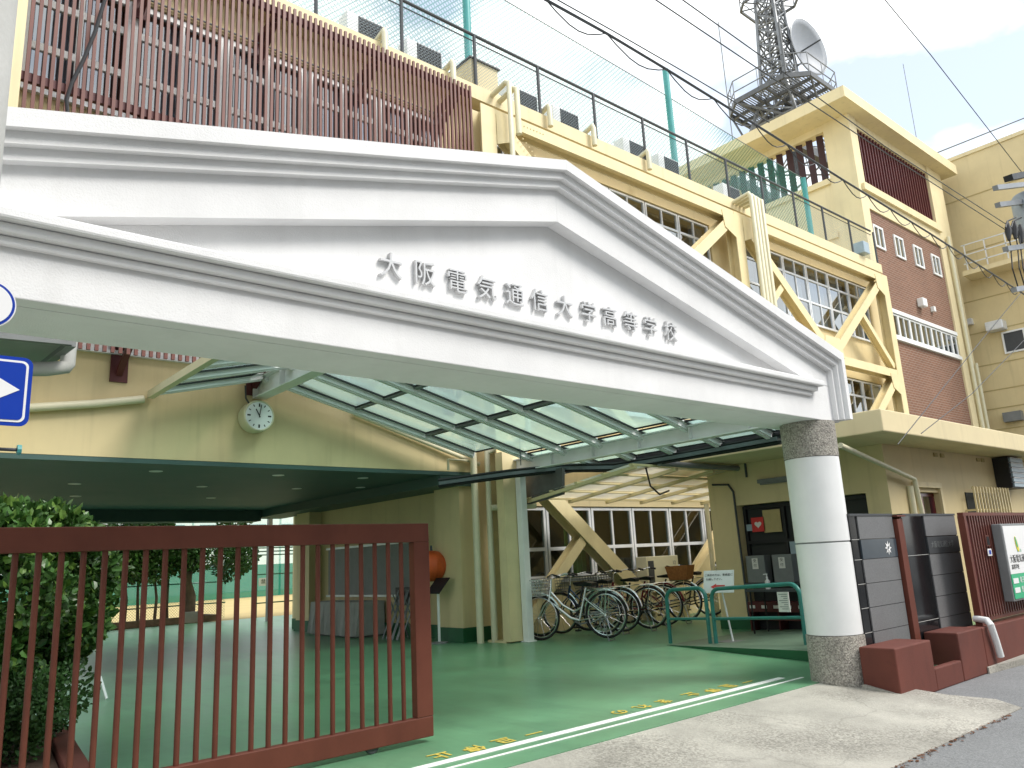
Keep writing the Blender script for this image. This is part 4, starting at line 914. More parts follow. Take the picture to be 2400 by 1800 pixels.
o = MB(); y0, y1, z0, z1 = q.y - 1.2, q.y + .28, q.z - .42, q.z + .42
for a in ((y0, y0 + .06, z0, z1), (y1 - .06, y1, z0, z1), (y0 + .061, y1 - .061, z0, z0 + .06), (y0 + .061, y1 - .061, z1 - .06, z1), (q.y - .49, q.y - .43, z0 + .061, z1 - .061)): o.box(AX - .06, AX - .002, *a)
wn = o.build('window', 'white metal', an); MB().box(AX - .03, AX - .003, y0 + .062, y1 - .062, z0 + .062, z1 - .062).build('pane', 'dark grey', wn)
q = P(2157, 708, 0, AX); MB().box(AX - .5, AX - .002, q.y - .3, q.y + .3, q.z - .15, q.z + .2).build('vent_hood', 'alu', an, bevel=.03)
q = P(2094, 697, 0, AX); MB().box(AX - .2, AX - .002, q.y - .15, q.y + .15, q.z - .12, q.z + .12).build('wall_lamp', 'alu', an)
q = P(2185, 900, 0, AX); MB().box(AX - .3, AX - .002, q.y - .4, q.y + .2, q.z - .2, q.z + .15).build('vent_hood', 'mid grey', an)

# ------------------------------------------------------------------ lattice mast and dish
MX, MY, MZ = 28.05, 14.25, 19.0
ms = thing('lattice_mast', 'grey steel lattice aerial mast with an octagonal railed platform on the tower roof', 'mast', (MX, MY, 15.62))
def ring(z, r): return [Vector((MX + sx * r, MY + sy * r, z)) for sx, sy in ((-1, -1), (1, -1), (1, 1), (-1, 1))]
lv = [(15.63, 1.75), (16.8, 1.35), (18.0, .98), (MZ, .70), (19.8, .56), (20.5, .53), (21.2, .50), (21.9, .47), (22.6, .44), (23.3, .41), (24.0, .39)]
for k in range(4): MB().tube([ring(z, r)[k] for z, r in lv], .075, 8).build('mast_leg', 'galv', ms, smooth=True)
o = MB()
for (za, ra), (zb, rb) in zip(lv[:-1], lv[1:]):
    A, B_ = ring(za, ra), ring(zb, rb)
    for k in range(4):
        a0, a1, b0, b1 = A[k], A[(k + 1) % 4], B_[k], B_[(k + 1) % 4]
        o.tube([a0, b1], .038, 6); o.tube([a1, b0], .038, 6); o.tube([b0, b1], .038, 6); o.tube([(a0 + a1) / 2, (b0 + b1) / 2], .02, 5)
    o.tube([B_[0], B_[2]], .03, 5); o.tube([B_[1], B_[3]], .03, 5)
o.build('lattice_bracing', 'galv', ms)
o = MB()
for i in range(5): x = MX - .25 + .12 * i; o.tube([(x, MY - .2, 15.7), (x, MY - .2, 24)], .03, 6)
o.build('feeder_cable', 'dark grey', ms)
def octa(w2, c): return [(-w2, -w2 + c), (-w2 + c, -w2), (w2 - c, -w2), (w2, -w2 + c), (w2, w2 - c), (w2 - c, w2), (-w2 + c, w2), (-w2, w2 - c)]
oc = [Vector((MX + a, MY + b, MZ)) for a, b in octa(1.8, .7)]
o = MB()
for a, b in zip(oc, oc[1:] + oc[:1]): o.bar(a, b, .09, .2)
for t_ in (-.9, -.3, .3, .9): o.bar((MX + t_, MY - 1.75, MZ - .08), (MX + t_, MY + 1.75, MZ - .08), .08, .12); o.bar((MX - 1.75, MY + t_, MZ - .09), (MX + 1.75, MY + t_, MZ - .09), .08, .12)
o.build('platform_frame', 'dark galv', ms)
o = MB()
for i in range(34):
    y = MY - 1.72 + i * .104; hw = min(1.74, 1.74 + min(0, 1.05 - abs(y - MY)) * .98)
    if abs(y - MY) < .6:
        o.box(MX - hw, MX - .62, y, y + .035, MZ + .02, MZ + .05); o.box(MX + .62, MX + hw, y, y + .035, MZ + .02, MZ + .05)
    else: o.box(MX - hw, MX + hw, y, y + .035, MZ + .02, MZ + .05)
o.build('platform_grating', 'galv', ms)
o = MB()
for a, b in zip(oc, oc[1:] + oc[:1]):
    for h in (.45, .95): o.tube([a + Vector((0, 0, h)), b + Vector((0, 0, h))], .024, 6)
    o.tube([a, a + Vector((0, 0, .95))], .024, 6); m_ = (a + b) / 2; o.tube([m_, m_ + Vector((0, 0, .95))], .02, 6)
o.build('platform_rail', 'galv', ms)
o = MB()
for k in range(4):
    o.tube([ring(17.4, 1.16)[k], oc[k * 2]], .045, 6); o.tube([ring(17.4, 1.16)[k], oc[(k * 2 - 1) % 8]], .045, 6)
o.build('platform_strut', 'dark galv', ms)
MB().tube([(MX - 1.8, MY - 1.2, MZ + .1), (MX - 1.8, MY - 1.2, MZ + 2.3), (MX - .5, MY - .6, MZ + 2.6)], .05, 8).build('davit_arm', 'dark galv', ms)
oc2 = [Vector((MX + a, MY + b, 23.75)) for a, b in octa(1.0, .4)]
o = MB()
for a, b in zip(oc2, oc2[1:] + oc2[:1]):
    o.bar(a, b, .08, .1); o.tube([a, a + Vector((0, 0, .9))], .024, 6); o.tube([a + Vector((0, 0, .5)), b + Vector((0, 0, .5))], .02, 6)
    o.tube([a, Vector((MX, MY, 23.75)).lerp(a, .45)], .03, 5)
o.build('upper_platform', 'dark galv', ms)
dc = Vector((29.30, 13.4, 21.75)); az = math.radians(265); dn = Vector((math.cos(az), math.sin(az), 0)); du = dn.cross(Vector((0, 0, 1))); dv = Vector((0, 0, 1))
ds = thing('dish_antenna', 'large pale grey dish antenna mounted beside the lattice mast', 'dish antenna', dc)
vs = [dc - dn * .42]; fs = []; nr, na = 8, 48
for i in range(1, nr + 1):
    r = 1.25 * i / nr; dep = -.42 + .42 * (i / nr) ** 2
    for k in range(na): a = 2 * PI * k / na; vs.append(dc + (du * math.cos(a) + dv * math.sin(a)) * r + dn * dep)
for k in range(na): fs.append((0, 1 + k, 1 + (k + 1) % na))
for i in range(nr - 1):
    for k in range(na): fs.append((1 + i * na + k, 1 + (i + 1) * na + k, 1 + (i + 1) * na + (k + 1) % na, 1 + i * na + (k + 1) % na))
rfl = MB().add(vs, fs).build('reflector', 'dish grey', ds, smooth=True); sm = rfl.modifiers.new('s', 'SOLIDIFY'); sm.thickness = .03
o = MB(); pts = [dc + (du * math.cos(2 * PI * k / 48) + dv * math.sin(2 * PI * k / 48)) * 1.25 for k in range(49)]; o.tube(pts, .03, 6); o.build('rim', 'galv', ds, smooth=True)
MB().tube([dc - dn * .4, dc + dn * .55], .035, 8).build('feed_horn', 'dark grey', ds)
o = MB(); o.tube([dc - dn * .45, Vector((MX + .5, MY + .1, 21.6))], .07, 8); o.tube([dc - dn * .4 + dv * .5, Vector((MX + .45, MY, 22.2))], .04, 6); o.tube([dc - dn * .4 - dv * .5, Vector((MX + .55, MY, 20.6))], .04, 6); o.build('bracket', 'dark galv', ds)
# whip aerials
for (xb, yb), (xt, yt), lb in (((1575, 240), (1548, 45), 'hair-thin whip aerial rising left of the lattice mast'), ((1980, 300), (1953, 140), 'hair-thin whip aerial between the stair tower and the annex')):
    yy = 15.0 if xb < 1800 else 17; a = P(xb, yb, 1, yy); b = P(xt, yt, 1, yy); z0 = 9.6 if xb < 1800 else 15.2
    tag(MB().tube([(a.x, yy, z0), (a.x, yy, b.z)], .02, 5).build('whip_aerial', 'mid grey'), lb, 'aerial')

# ------------------------------------------------------------------ bicycles
def bicycle(lb, rear, front, fc='silver', basket='silver', kind=0, rb=None):
    """rear / front = ground contact points"""
    rear = Vector(rear); front = Vector(front); d = (front - rear); d.z = 0; L_ = 1.10; d.normalize(); s = d.cross(Vector((0, 0, 1)))
    t = thing('bicycle', lb, 'bicycle', rear, 'bicycles parked by the windows')
    R_ = .335; lift = .03
    def q(u, z, v=0.0): return rear + d * u + s * v + Vector((0, 0, z + lift * (1 - u / L_)))
    def ringpts(u, rad, n=36, a0=0, a1=2 * PI): return [q(u, R_) + (d * math.cos(a0 + (a1 - a0) * i / n) + Vector((0, 0, 1)) * math.sin(a0 + (a1 - a0) * i / n)) * rad for i in range(n + 1)]
    for nm, u in (('rear_wheel', 0), ('front_wheel', L_)):
        wv = MB().tube(ringpts(u, R_ - .017), .0165, 8, caps=False).build(nm, 'rubber', t, smooth=True)
        MB().tube(ringpts(u, R_ - .042), .010, 6, caps=False).build('rim', 'chrome', wv, smooth=True)
        sp = MB()
        for i in range(28):
            a = 2 * PI * i / 28 + (.25 if i % 2 else -.0); c = q(u, R_, .025 if i % 2 else -.025)
            sp.tube([c + (d * math.cos(a + .5) + Vector((0, 0, 1)) * math.sin(a + .5)) * .025, q(u, R_) + (d * math.cos(a) + Vector((0, 0, 1)) * math.sin(a)) * (R_ - .045)], .0016, 3)
        sp.tube([q(u, R_, -.06), q(u, R_, .06)], .02, 8); sp.build('spokes', 'chrome', wv)
        a0, a1 = ((.35, 3.0) if u == 0 else (.45, 2.75)); MB().tube(ringpts(u, R_ + .022, 20, a0, a1), .017, 6).build('mudguard', 'chrome' if kind != 2 else fc, t, smooth=True)
    f = MB(); bb = q(.44, .27); hd0 = q(.93, .56); hd1 = q(.885, .76); st = q(.30, .74)
    f.tube([hd0 + Vector((0, 0, .03)), q(.75, .44), q(.58, .31), bb], .0175, 8); f.tube([hd1 - Vector((0, 0, .06)), q(.70, .50), q(.52, .40), q(.385, .46)], .015, 8)
    f.tube([bb, st], .016, 8); f.tube([hd0, hd1], .02, 8)
    for v in (-.055, .055): f.tube([q(.42, .27, v * .5), q(0, R_, v)], .010, 6); f.tube([q(.345, .6, v * .5), q(0, R_, v)], .008, 6); f.tube([hd0 + s * v, q(1.0, .50, v), q(L_, R_, v)], .011, 6)
    f.build('frame', fc, t, smooth=True)
    h = MB(); h.tube([hd1, q(.87, .90)], .013, 8)
    h.tube([q(.62, .93, -.28), q(.72, .955, -.25), q(.86, .92, -.12), q(.88, .90, 0), q(.86, .92, .12), q(.72, .955, .25), q(.62, .93, .28)], .011, 8); h.build('handlebar', 'chrome', t, smooth=True)
    for v in (-.272, .272): MB().tube([q(.60, .925, v * 1.02), q(.70, .953, v * .95)], .017, 8).build('grip', 'black', t, smooth=True)
    sd_ = MB(); sd_.add([q(.16, .80, -.10), q(.16, .80, .10), q(.24, .82, .115), q(.36, .81, .05), q(.47, .80, .02), q(.47, .80, -.02), q(.36, .81, -.05), q(.24, .82, -.115), q(.17, .75, -.07), q(.17, .75, .07), q(.46, .77, 0)],
                        [(0, 1, 2, 7), (7, 2, 3, 6), (6, 3, 4, 5), (0, 8, 9, 1), (1, 9, 10, 2), (2, 10, 3), (3, 10, 4), (5, 4, 10), (6, 5, 10), (7, 6, 10), (0, 7, 10, 8), (8, 10, 9)])
    sd_.build('saddle', 'black', t, smooth=True)
    # basket: open wire box on the front
    k = MB(); zb_, zt_ = .66, .90
    def bp(u, v, z): e = (z - zb_) / (zt_ - zb_); return q(.98 + u * (.24 + .07 * e), z, v * (.14 + .04 * e))
    for z in [zb_ + (zt_ - zb_) * i / 5 for i in range(6)]: k.tube([bp(0, -1, z), bp(1, -1, z), bp(1, 1, z), bp(0, 1, z), bp(0, -1, z)], .005 if z < zt_ - .01 else .009, 4)
    for i in range(7): e = i / 6; k.tube([bp(e, -1, zt_), bp(e, -1, zb_), bp(e, 1, zb_), bp(e, 1, zt_)], .004, 4)
    for i in range(8): e = -1 + i / 3.5; k.tube([bp(0, e, zt_), bp(0, e, zb_), bp(1, e, zb_), bp(1, e, zt_)], .004, 4)
    k.build('basket', basket, t)
    r_ = MB()
    for v in (-.06, 0, .06): r_.tube([q(.26, .70, v), q(-.16, .70, v)], .006, 5)
    for v in (-.06, .06): r_.tube([q(-.05, .70, v), q(0, R_, v)], .006, 5)
    r_.tube([q(-.16, .70, -.06), q(-.16, .70, .06)], .006, 5); r_.build('rear_rack', 'chrome', t)
    if rb:
        kk = MB(); kk.hexa([q(-.14, .71, -.14), q(.18, .71, -.14), q(.18, .71, .14), q(-.14, .71, .14)], [q(-.19, .95, -.18), q(.23, .95, -.18), q(.23, .95, .18), q(-.19, .95, .18)]); kk.build('rear_basket', rb, t)
    kc = MB(); kc.tube([q(.06, .30, .07), q(-.06, -.028, .11)], .008, 6); kc.tube([q(.06, .30, -.07), q(-.06, -.028, -.11)], .008, 6); kc.tube([q(-.06, -.026, .11), q(-.06, -.026, -.11)], .009, 6); kc.build('kickstand', 'galv', t)
    cg = MB(); cg.tube([q(.52, .30, .045), q(.44, .345, .045), q(.0, R_ + .045, .045), q(-.05, R_, .045), q(.0, R_ - .045, .045), q(.44, .215, .045), q(.53, .25, .045)], .014, 6); cg.build('chain_guard', 'black' if kind else 'mid grey', t, smooth=True)
    pdl = MB(); pdl.tube([bb + s * .06, q(.50, .12, .07)], .009, 6); pdl.box(*sorted((q(.50, .12, .07).x - .04, q(.50, .12, .07).x + .04)), *sorted((q(.50, .12, .07).y - .03, q(.50, .12, .07).y + .03)), q(.5, .12).z - .012, q(.5, .12).z + .012); pdl.build('pedal', 'black', t)
    return t
bk = [((8.86, 8.30), (8.47, 9.33), 'silver', 'silver', 0, None, 'silver step-through bicycle with a wire basket, nearest of the row by the white post'),
      ((9.22, 8.72), (8.86, 9.76), 'bike black', 'dark galv', 1, None, 'black bicycle directly behind the silver one'),
      ((9.66, 8.72), (9.32, 9.77), 'bike blue', 'dark galv', 1, None, 'dark blue bicycle third along the row'),
      ((10.22, 8.62), (9.86, 9.66), 'bike black', 'dark galv', 1, None, 'black bicycle in the middle of the row with a tall chrome rear mudguard'),
      ((10.72, 8.72), (10.36, 9.76), 'bike red', 'dark galv', 2, None, 'dark red bicycle just left of the short green hoop rail'),
      ((11.50, 8.90), (11.2, 9.95), 'bike black', 'dark galv', 1, 'wicker', 'black bicycle with a brown wicker basket over its rear wheel, behind the short hoop rail'),
      ((12.6, 9.15), (12.45, 10.1), 'bike black', 'dark galv', 1, None, 'black bicycle farthest right, behind the direction sign')]
for (rx, ry), (fx, fy), fc_, bs_, kd_, rb_, lb in bk: bicycle(lb, (rx, ry, 0.0), (fx, fy, 0.0), fc_, bs_, kd_, rb_)

# ground-floor air conditioner and shelf behind the bicycles
q0 = P(1385, 1205, 1, 9.98); q1 = P(1472, 1235, 1, 9.98)
t = thing('outdoor_unit', 'cream outdoor air conditioner unit on a stand behind the parked bicycles', 'air conditioner', (q0.x + .5, 9.95, 0))
MB().box(q0.x, q0.x + .95, 9.86, 10.12, .50, 1.16).build('casing', 'pipe cream', t, bevel=.012)
MB().box(q0.x + .04, q0.x + .20, 9.852, 9.859, .58, 1.08).build('fan_recess', 'dark grey', t); text('12', .10, .001, 'number', 'mid grey', t, (q0.x + .82, 9.857, 1.02), (1, 0, 0), (0, 0, 1))
o = MB()
for x in (q0.x + .05, q0.x + .85): o.box(x, x + .06, 9.88, 10.1, 0, .50)
o.build('stand', 'pipe cream', t)

# bicycle shelter roof
sh = thing('bicycle_shelter', 'low cream-framed lean-to roof of translucent sheets over the bicycles', 'shelter roof', (10.5, 8.4, 2.1))
ya, za, yb, zb = 9.42, 2.06, 7.15, 2.34
def shz(y): return za + (zb - za) * (y - ya) / (yb - ya)
o = MB()
for x in [8.45 + .91 * i for i in range(7)]: o.bar((x, ya, shz(ya) + .06), (x, yb, shz(yb) + .06), .06, .05)
o.build('rafter', 'steel yellow', sh)
o = MB()
for y in (9.38, 8.85, 8.3, 7.75, 7.2): o.bar((8.4, y, shz(y) + .10), (13.95, y, shz(y) + .10), .06, .028)
o.build('purlin', 'steel yellow', sh)
for y0, y1 in ((9.36, 8.9), (8.8, 8.35), (8.25, 7.8), (7.7, 7.25)):
    MB().quad((8.42, y0, shz(y0) + .115), (13.93, y0, shz(y0) + .115), (13.93, y1, shz(y1) + .115), (8.42, y1, shz(y1) + .115)).build('roof_sheet', 'poly sheet', sh, fix=False)
for x in (13.0,): pipe(sh, [(x, 9.3, 0), (x, 9.3, 2.1)], .045, 'pipe cream', 'post')
pipe(sh, [(8.9, 7.1, 2.46), (11.2, 7.1, 2.46)], .04, 'mid grey', 'conduit'); pipe(sh, [(9.2, 7.3, 2.52), (10.8, 7.3, 2.52)], .03, 'mid grey', 'conduit')

# ------------------------------------------------------------------ passage contents
q = P(946, 1222, 0, 7.74)
pk = thing('pumpkin_lantern', 'round orange ribbed pumpkin-shaped lantern hung on the passage wall', 'lantern', q)
vs = []; fs = []; nr, na = 14, 40
for i in range(nr + 1):
    th = PI * i / nr
    for k in range(na):
        a = 2 * PI * k / na; r = .27 * math.sin(th) * (1 + .05 * math.cos(10 * a)); vs.append(q + Vector((r * math.cos(a) - .12, r * math.sin(a), .25 * math.cos(th))))
for i in range(nr):
    for k in range(na): fs.append((i * na + k, i * na + (k + 1) % na, (i + 1) * na + (k + 1) % na, (i + 1) * na + k))
MB().add(vs, fs).build('shell', 'orange', pk, smooth=True)
MB().tube([q + Vector((-.12, 0, .24)), q + Vector((-.12, .01, .33))], .02, 6).build('stem', 'dark grey', pk)
q = P(946, 1268, 0, 7.5)
bs = thing('stand_sign', 'black slanted notice board on a white pole beneath the orange lantern', 'sign', (7.5, q.y, 0))
MB().tube([(7.5, q.y, 0), (7.5, q.y, q.z)], .022, 8).build('pole', 'white metal', bs); MB().lathe([(.13, 0), (.13, .02), (.03, .03)], (7.5, q.y, 0), 20).build('foot', 'mid grey', bs)
o = MB(); o.hexa([q + Vector((-.12, .16, -.10)), q + Vector((-.12, -.20, -.10)), q + Vector((.10, -.20, .13)), q + Vector((.10, .16, .13))], [q + Vector((-.13, .16, -.09)), q + Vector((-.13, -.20, -.09)), q + Vector((.09, -.20, .14)), q + Vector((.09, .16, .14))]); o.build('board', 'black', bs)
bb_ = thing('bulletin_board', 'wide grey-green bulletin board on the passage wall behind the gate', 'board', (7.95, 13.2, .7))
MB().box(7.955, 7.998, 11.6, 15.2, .72, 1.62).build('panel', 'mid grey', bb_); f = MB(); f.box(7.93, 7.954, 11.55, 15.25, 1.622, 1.66); f.box(7.93, 7.954, 11.55, 15.25, .68, .718); f.build('frame', 'alu', bb_)
ct = thing('covered_stack', 'stack under a pale grey sheet against the passage wall', 'covered stack', (7.6, 13.9, 0))
o = MB(); n = 24; top = []; bot = []
for i in range(n + 1):
    e = i / n; y = 13.0 + 1.9 * e; top.append(Vector((7.42, y, .62))); bot.append(Vector((7.34 + .04 * math.sin(i * 1.7), y, .03)))
for i in range(n): o.quad(bot[i], bot[i + 1], top[i + 1], top[i])
o.quad(top[0], top[-1], Vector((7.94, 14.9, .62)), Vector((7.94, 13.0, .62))); o.quad(bot[0], top[0], Vector((7.94, 13.0, .62)), Vector((7.94, 13.0, .03))); o.build('sheet', 'cloth grey', ct, fix=False)
MB().box(7.45, 7.92, 13.05, 14.85, 0, .6).build('stack', 'mid grey', ct)
fch = thing('folded_chairs', 'folded metal chairs leaning against the passage wall', 'folded chairs', (7.7, 12.0, 0))
for i in range(4):
    y = 11.75 + i * .16; o = MB(); o.tube([(7.50, y, 0), (7.85, y, .8)], .012, 6); o.tube([(7.85, y, 0), (7.55, y, .75)], .012, 6); o.tube([(7.50, y + .12, 0), (7.85, y + .12, .8)], .012, 6); o.build('chair_frame', 'galv', fch)
MB().box(7.84, 7.92, 11.7, 12.45, .55, .85).build('seat_pad', 'black', fch)

# ------------------------------------------------------------------ yard behind: fence, nets, trees
yf = thing('yard_fence', 'dark green wire fence between the passage and the sports field', 'fence', (8, 23.6, 0))
o = MB()
for z in (.45, 1.05, 1.42, 1.5): o.tube([(1, 23.9, z), (9.15, 23.9, z)], .02, 6)
o.build('rail', 'rail green', yf)
for i in range(6): MB().tube([(1.5 + 1.5 * i, 23.9, 0), (1.5 + 1.5 * i, 23.9, 2.6)], .03, 8).build('post', 'green paint', yf)
MB().quad((1, 23.92, 0), (9.15, 23.92, 0), (9.15, 23.92, 2.4), (1, 23.92, 2.4)).build('mesh_panel', 'wire mesh', yf, fix=False)
tag(MB().tube([(9.0, 20.5, 0), (9.0, 20.5, 4)], .075, 12).build('steel_pole', 'galv', smooth=True), 'grey steel pole at the back end of the passage', 'pole')
gg = thing('yard_gate', 'open green wire gate with a small white plate at the back of the passage', 'gate', (10, 22.5, 0))
o = MB(); o.tube([(9.5, 22.5, 0), (9.5, 22.5, 2.3)], .03, 6); o.tube([(11.2, 22.5, 0), (11.2, 22.5, 2.3)], .03, 6)
for z in (.4, 1.2, 1.75, 1.85, 1.95, 2.3): o.tube([(9.5, 22.5, z), (11.2, 22.5, z)], .02, 6)
o.build('gate_frame', 'green paint', gg); MB().box(9.55, 9.95, 22.44, 22.46, .88, 1.1).build('plate', 'sign white', gg)
text('禁煙', .14, .001, 'letters', 'ink', gg, (9.75, 22.437, .99), (1, 0, 0), (0, 0, 1))
yn = thing('field_net', 'green windbreak net on the far side of the sports field', 'net', (20, 44, 0))
MB().quad((-30, 44, 0), (70, 44, 0), (70, 44, 1.75), (-30, 44, 1.75)).build('lower_sheet', 'yard net', yn, fix=False)
MB().quad((-30, 44.02, 1.75), (70, 44.02, 1.75), (70, 44.02, 7), (-30, 44.02, 7)).build('upper_sheet', 'far net', yn, fix=False)
for i in range(21): MB().tube([(-30 + 5 * i, 44.1, 0), (-30 + 5 * i, 44.1, 7)], .06, 6).build('pole', 'alu', yn)
fb = thing('field_building', 'pale distant building beyond the far net of the field', 'building', (10, 60, 0))
MB().box(-40, 90, 60, 70, 0, 6.5).build('wall', 'white stucco', fb); o = MB()
for i in range(40): o.box(-38 + i * 3.1, -36 + i * 3.1, 59.9, 59.99, 3.4, 5.0)
o.build('window', 'dark grey', fb)
plt = thing('planter', 'low brick-edged planting bed at the back of the passage', 'planter', (7.0, 23.1, 0))
o = MB(); o.box(4.2, 8.55, 22.85, 23.0, 0, .17); o.box(8.40, 8.55, 23.001, 23.8, 0, .17); o.build('edging', 'bark', plt); MB().box(4.2, 8.399, 23.001, 23.8, 0, .12).build('bed', 'soil', plt)
tag(MB().box(7.62, 8.12, 22.78, 22.84, 0, .3).build('utility_box', 'mid grey', bevel=.01), 'small grey box at the foot of the thick tree trunk', 'box')
def blob(c, rx, ry, rz, n=2.0):
    c = Vector(c)
    def f():
        while True:
            v = Vector((random.gauss(0, 1), random.gauss(0, 1), random.gauss(0, 1))).normalized(); k = random.random() ** (1 / 3.2)
            if k > .45 or random.random() < .3: break
        return c + Vector((v.x * rx * k, v.y * ry * k, v.z * rz * k)), v
    return f
def clumps(base, n, spread, r):
    b = [Vector(base) + Vector((random.uniform(-1, 1) * spread[0], random.uniform(-1, 1) * spread[1], random.uniform(-1, 1) * spread[2])) for _ in range(n)]
    fs_ = [blob(c, r * random.uniform(.7, 1.2), r * random.uniform(.7, 1.2), r * random.uniform(.6, 1.0)) for c in b]
    return lambda: random.choice(fs_)()
def tree(name, lb, base, trunk, r0, n, crown, spread, cr, size, leafm, group=None):
    t = thing(name, lb, 'tree', base, group); bx_, by_, bz_ = base
    MB().tube([(bx_ + a, by_ + b, bz_ + c) for a, b, c in trunk], [r0 * (1 - .55 * i / (len(trunk) - 1)) for i in range(len(trunk))], 10).build('trunk', 'bark', t, smooth=True)
    tip = Vector(base) + Vector(trunk[-1]); o = MB()
    for i in range(6): e = Vector(crown) + Vector((random.uniform(-1, 1) * spread[0] * .8, random.uniform(-1, 1) * spread[1] * .8, random.uniform(-.4, 1) * spread[2])); o.tube([tip, tip.lerp(e, .5) + Vector((0, 0, .1)), e], [r0 * .4, r0 * .25, r0 * .08], 6)
    o.build('limb', 'bark', t, smooth=True)
    MB().leafs(n, clumps(crown, 14, spread, cr), size).build('crown', leafm, t, fix=False)
random.seed(11)
tree('pine_tree', 'thick leaning tree trunk with a dark crown at the back of the passage', (7.88, 23.25, .1), [(0, 0, 0), (.03, 0, .6), (-.08, 0, 1.0), (-.02, 0, 1.5), (-.12, .0, 2.0)], .17, 12000, (7.0, 23.3, 2.35), (2.4, .7, .75), .6, .11, 'leaf dark')
for i, (x, lb) in enumerate(((6.25, 'slender dark tree stem farthest left in the planting bed'), (6.62, 'slender stem second from the left in the planting bed'), (7.02, 'slender forked stem in the middle of the planting bed'), (7.38, 'slender stem nearest the thick trunk in the planting bed'))):
    tree('young_tree', lb, (x, 23.4 + .1 * (i % 2), .1), [(0, 0, 0), (.03 * (-1) ** i, 0, .6), (-.05, 0, 1.2), (.03, 0, 1.7)], .045, 3500, (x - .4, 23.5, 1.85), (.6, .4, .5), .42, .10, 'leaf dark' if i % 2 else 'leaf')

# shrubs by the gate
random.seed(5)
sb1 = thing('leafy_shrub', 'tall dense broad-leaved shrub behind the left half of the gate', 'shrub', (.9, 7.1, 0))
cl = []
for _ in range(46):
    a = random.uniform(0, 2 * PI); e = random.uniform(-1, 1); cc = Vector((.84 + math.cos(a) * .80 * math.sqrt(1 - e * e * .8), 7.15 + math.sin(a) * .72 * math.sqrt(1 - e * e * .8), 1.14 + e * .52)); cl.append(blob(cc, .27, .27, .22))
def shr(): return random.choice(cl)()
MB().leafs(21000, shr, .068, up=.5).build('foliage', 'leaf', sb1, fix=False); MB().leafs(4200, shr, .07, up=.9).build('young_leaf', 'leaf light', sb1, fix=False)
o = MB()
for i in range(9): a = random.uniform(0, 6.28); o.tube([(.9 + .15 * math.cos(a), 7.15 + .15 * math.sin(a), .1), (.8 + .5 * math.cos(a), 7.15 + .5 * math.sin(a), 1.2)], [.025, .01], 6)
o.build('stem', 'bark', sb1)
sb2 = thing('clipped_bush', 'low rounded small-leaved bush in front of the tall shrub', 'shrub', (1.1, 6.5, .1))
cl2 = [blob((.90 + random.uniform(-.55, .42), 6.35 + random.uniform(-.5, .4), .38 + random.uniform(-.14, .14)), .26, .26, .2) for _ in range(16)]
MB().leafs(13000, lambda: random.choice(cl2)(), .038, up=.3).build('foliage', 'leaf dark', sb2, fix=False)
pb_ = thing('brick_planter', 'red-brown planter box at the foot of the bushes behind the gate', 'planter', (1, 7, 0))
o = MB(); o.box(-.6, 1.30, 5.32, 5.44, 0, .17); o.hexa([(1.18, 5.441, 0), (1.30, 5.32, 0), (1.62, 7.9, 0), (1.5, 7.9, 0)], [(1.18, 5.441, .168), (1.30, 5.32, .168), (1.62, 7.9, .168), (1.5, 7.9, .168)]); o.build('edging', 'wall red', pb_, bevel=.01); MB().prism([(-.6, 5.441), (1.17, 5.441), (1.49, 7.9), (-.6, 7.9)], 2, 0.002, .12).build('bed', 'soil', pb_)
tag(MB().tube([P(231, 1510, 2, 0.0), P(217, 1462, 1, 9.7)], .014, 8).build('white_stake', 'white metal'), 'short white stake leaning beside the bushes', 'stake')
tag(MB().hexa([(1.7, 10.4, .002), (2.15, 10.2, .002), (2.45, 11.6, .002), (1.9, 11.6, .002)], [(1.7, 10.4, .03), (2.15, 10.2, .03), (2.45, 11.6, .03), (1.9, 11.6, .03)]).build('sunlit_ground_slab', 'sign white'), 'flat white slab painted as the sunlit ground behind the tall shrub', 'slab')  # bright white colour imitates sunlight falling on the ground here

# corrugated awning and pipe at the far left, beyond the pediment
aw = thing('corrugated_awning', 'small corrugated awning with a grey elbow pipe, seen under the left end of the pediment', 'awning', (1.4, 7.0, 2.9))
q0, q1, q2, q3 = P(-10, 722, 1, 6.2), P(155, 738, 1, 6.2), P(88, 790, 1, 7.0), P(-60, 775, 1, 7.0)
o = MB(); n = 26
for i in range(n):
    a = q0.lerp(q1, i / n); b = q0.lerp(q1, (i + .5) / n); c = q0.lerp(q1, (i + 1) / n); a2 = q3.lerp(q2, i / n); b2 = q3.lerp(q2, (i + .5) / n); c2 = q3.lerp(q2, (i + 1) / n); up_ = Vector((0, 0, .025))
    o.quad(a, b + up_, b2 + up_, a2); o.quad(b + up_, c, c2, b2 + up_)
o.build('corrugated_sheet', 'pole concrete', aw, fix=False)
o = MB(); o.bar(q0, q1, .05, .06); o.bar(q1, q2, .06, .07); o.bar(q3, q2, .06, .06); o.build('awning_frame', 'mid grey', aw)
pipe(aw, [P(20, 797, 1, 6.5), P(100, 797, 1, 6.5), P(140, 793, 1, 6.5), P(146, 785, 1, 6.5), P(150, 735, 1, 6.5), P(152, 690, 1, 6.5)], .055, 'pole concrete')

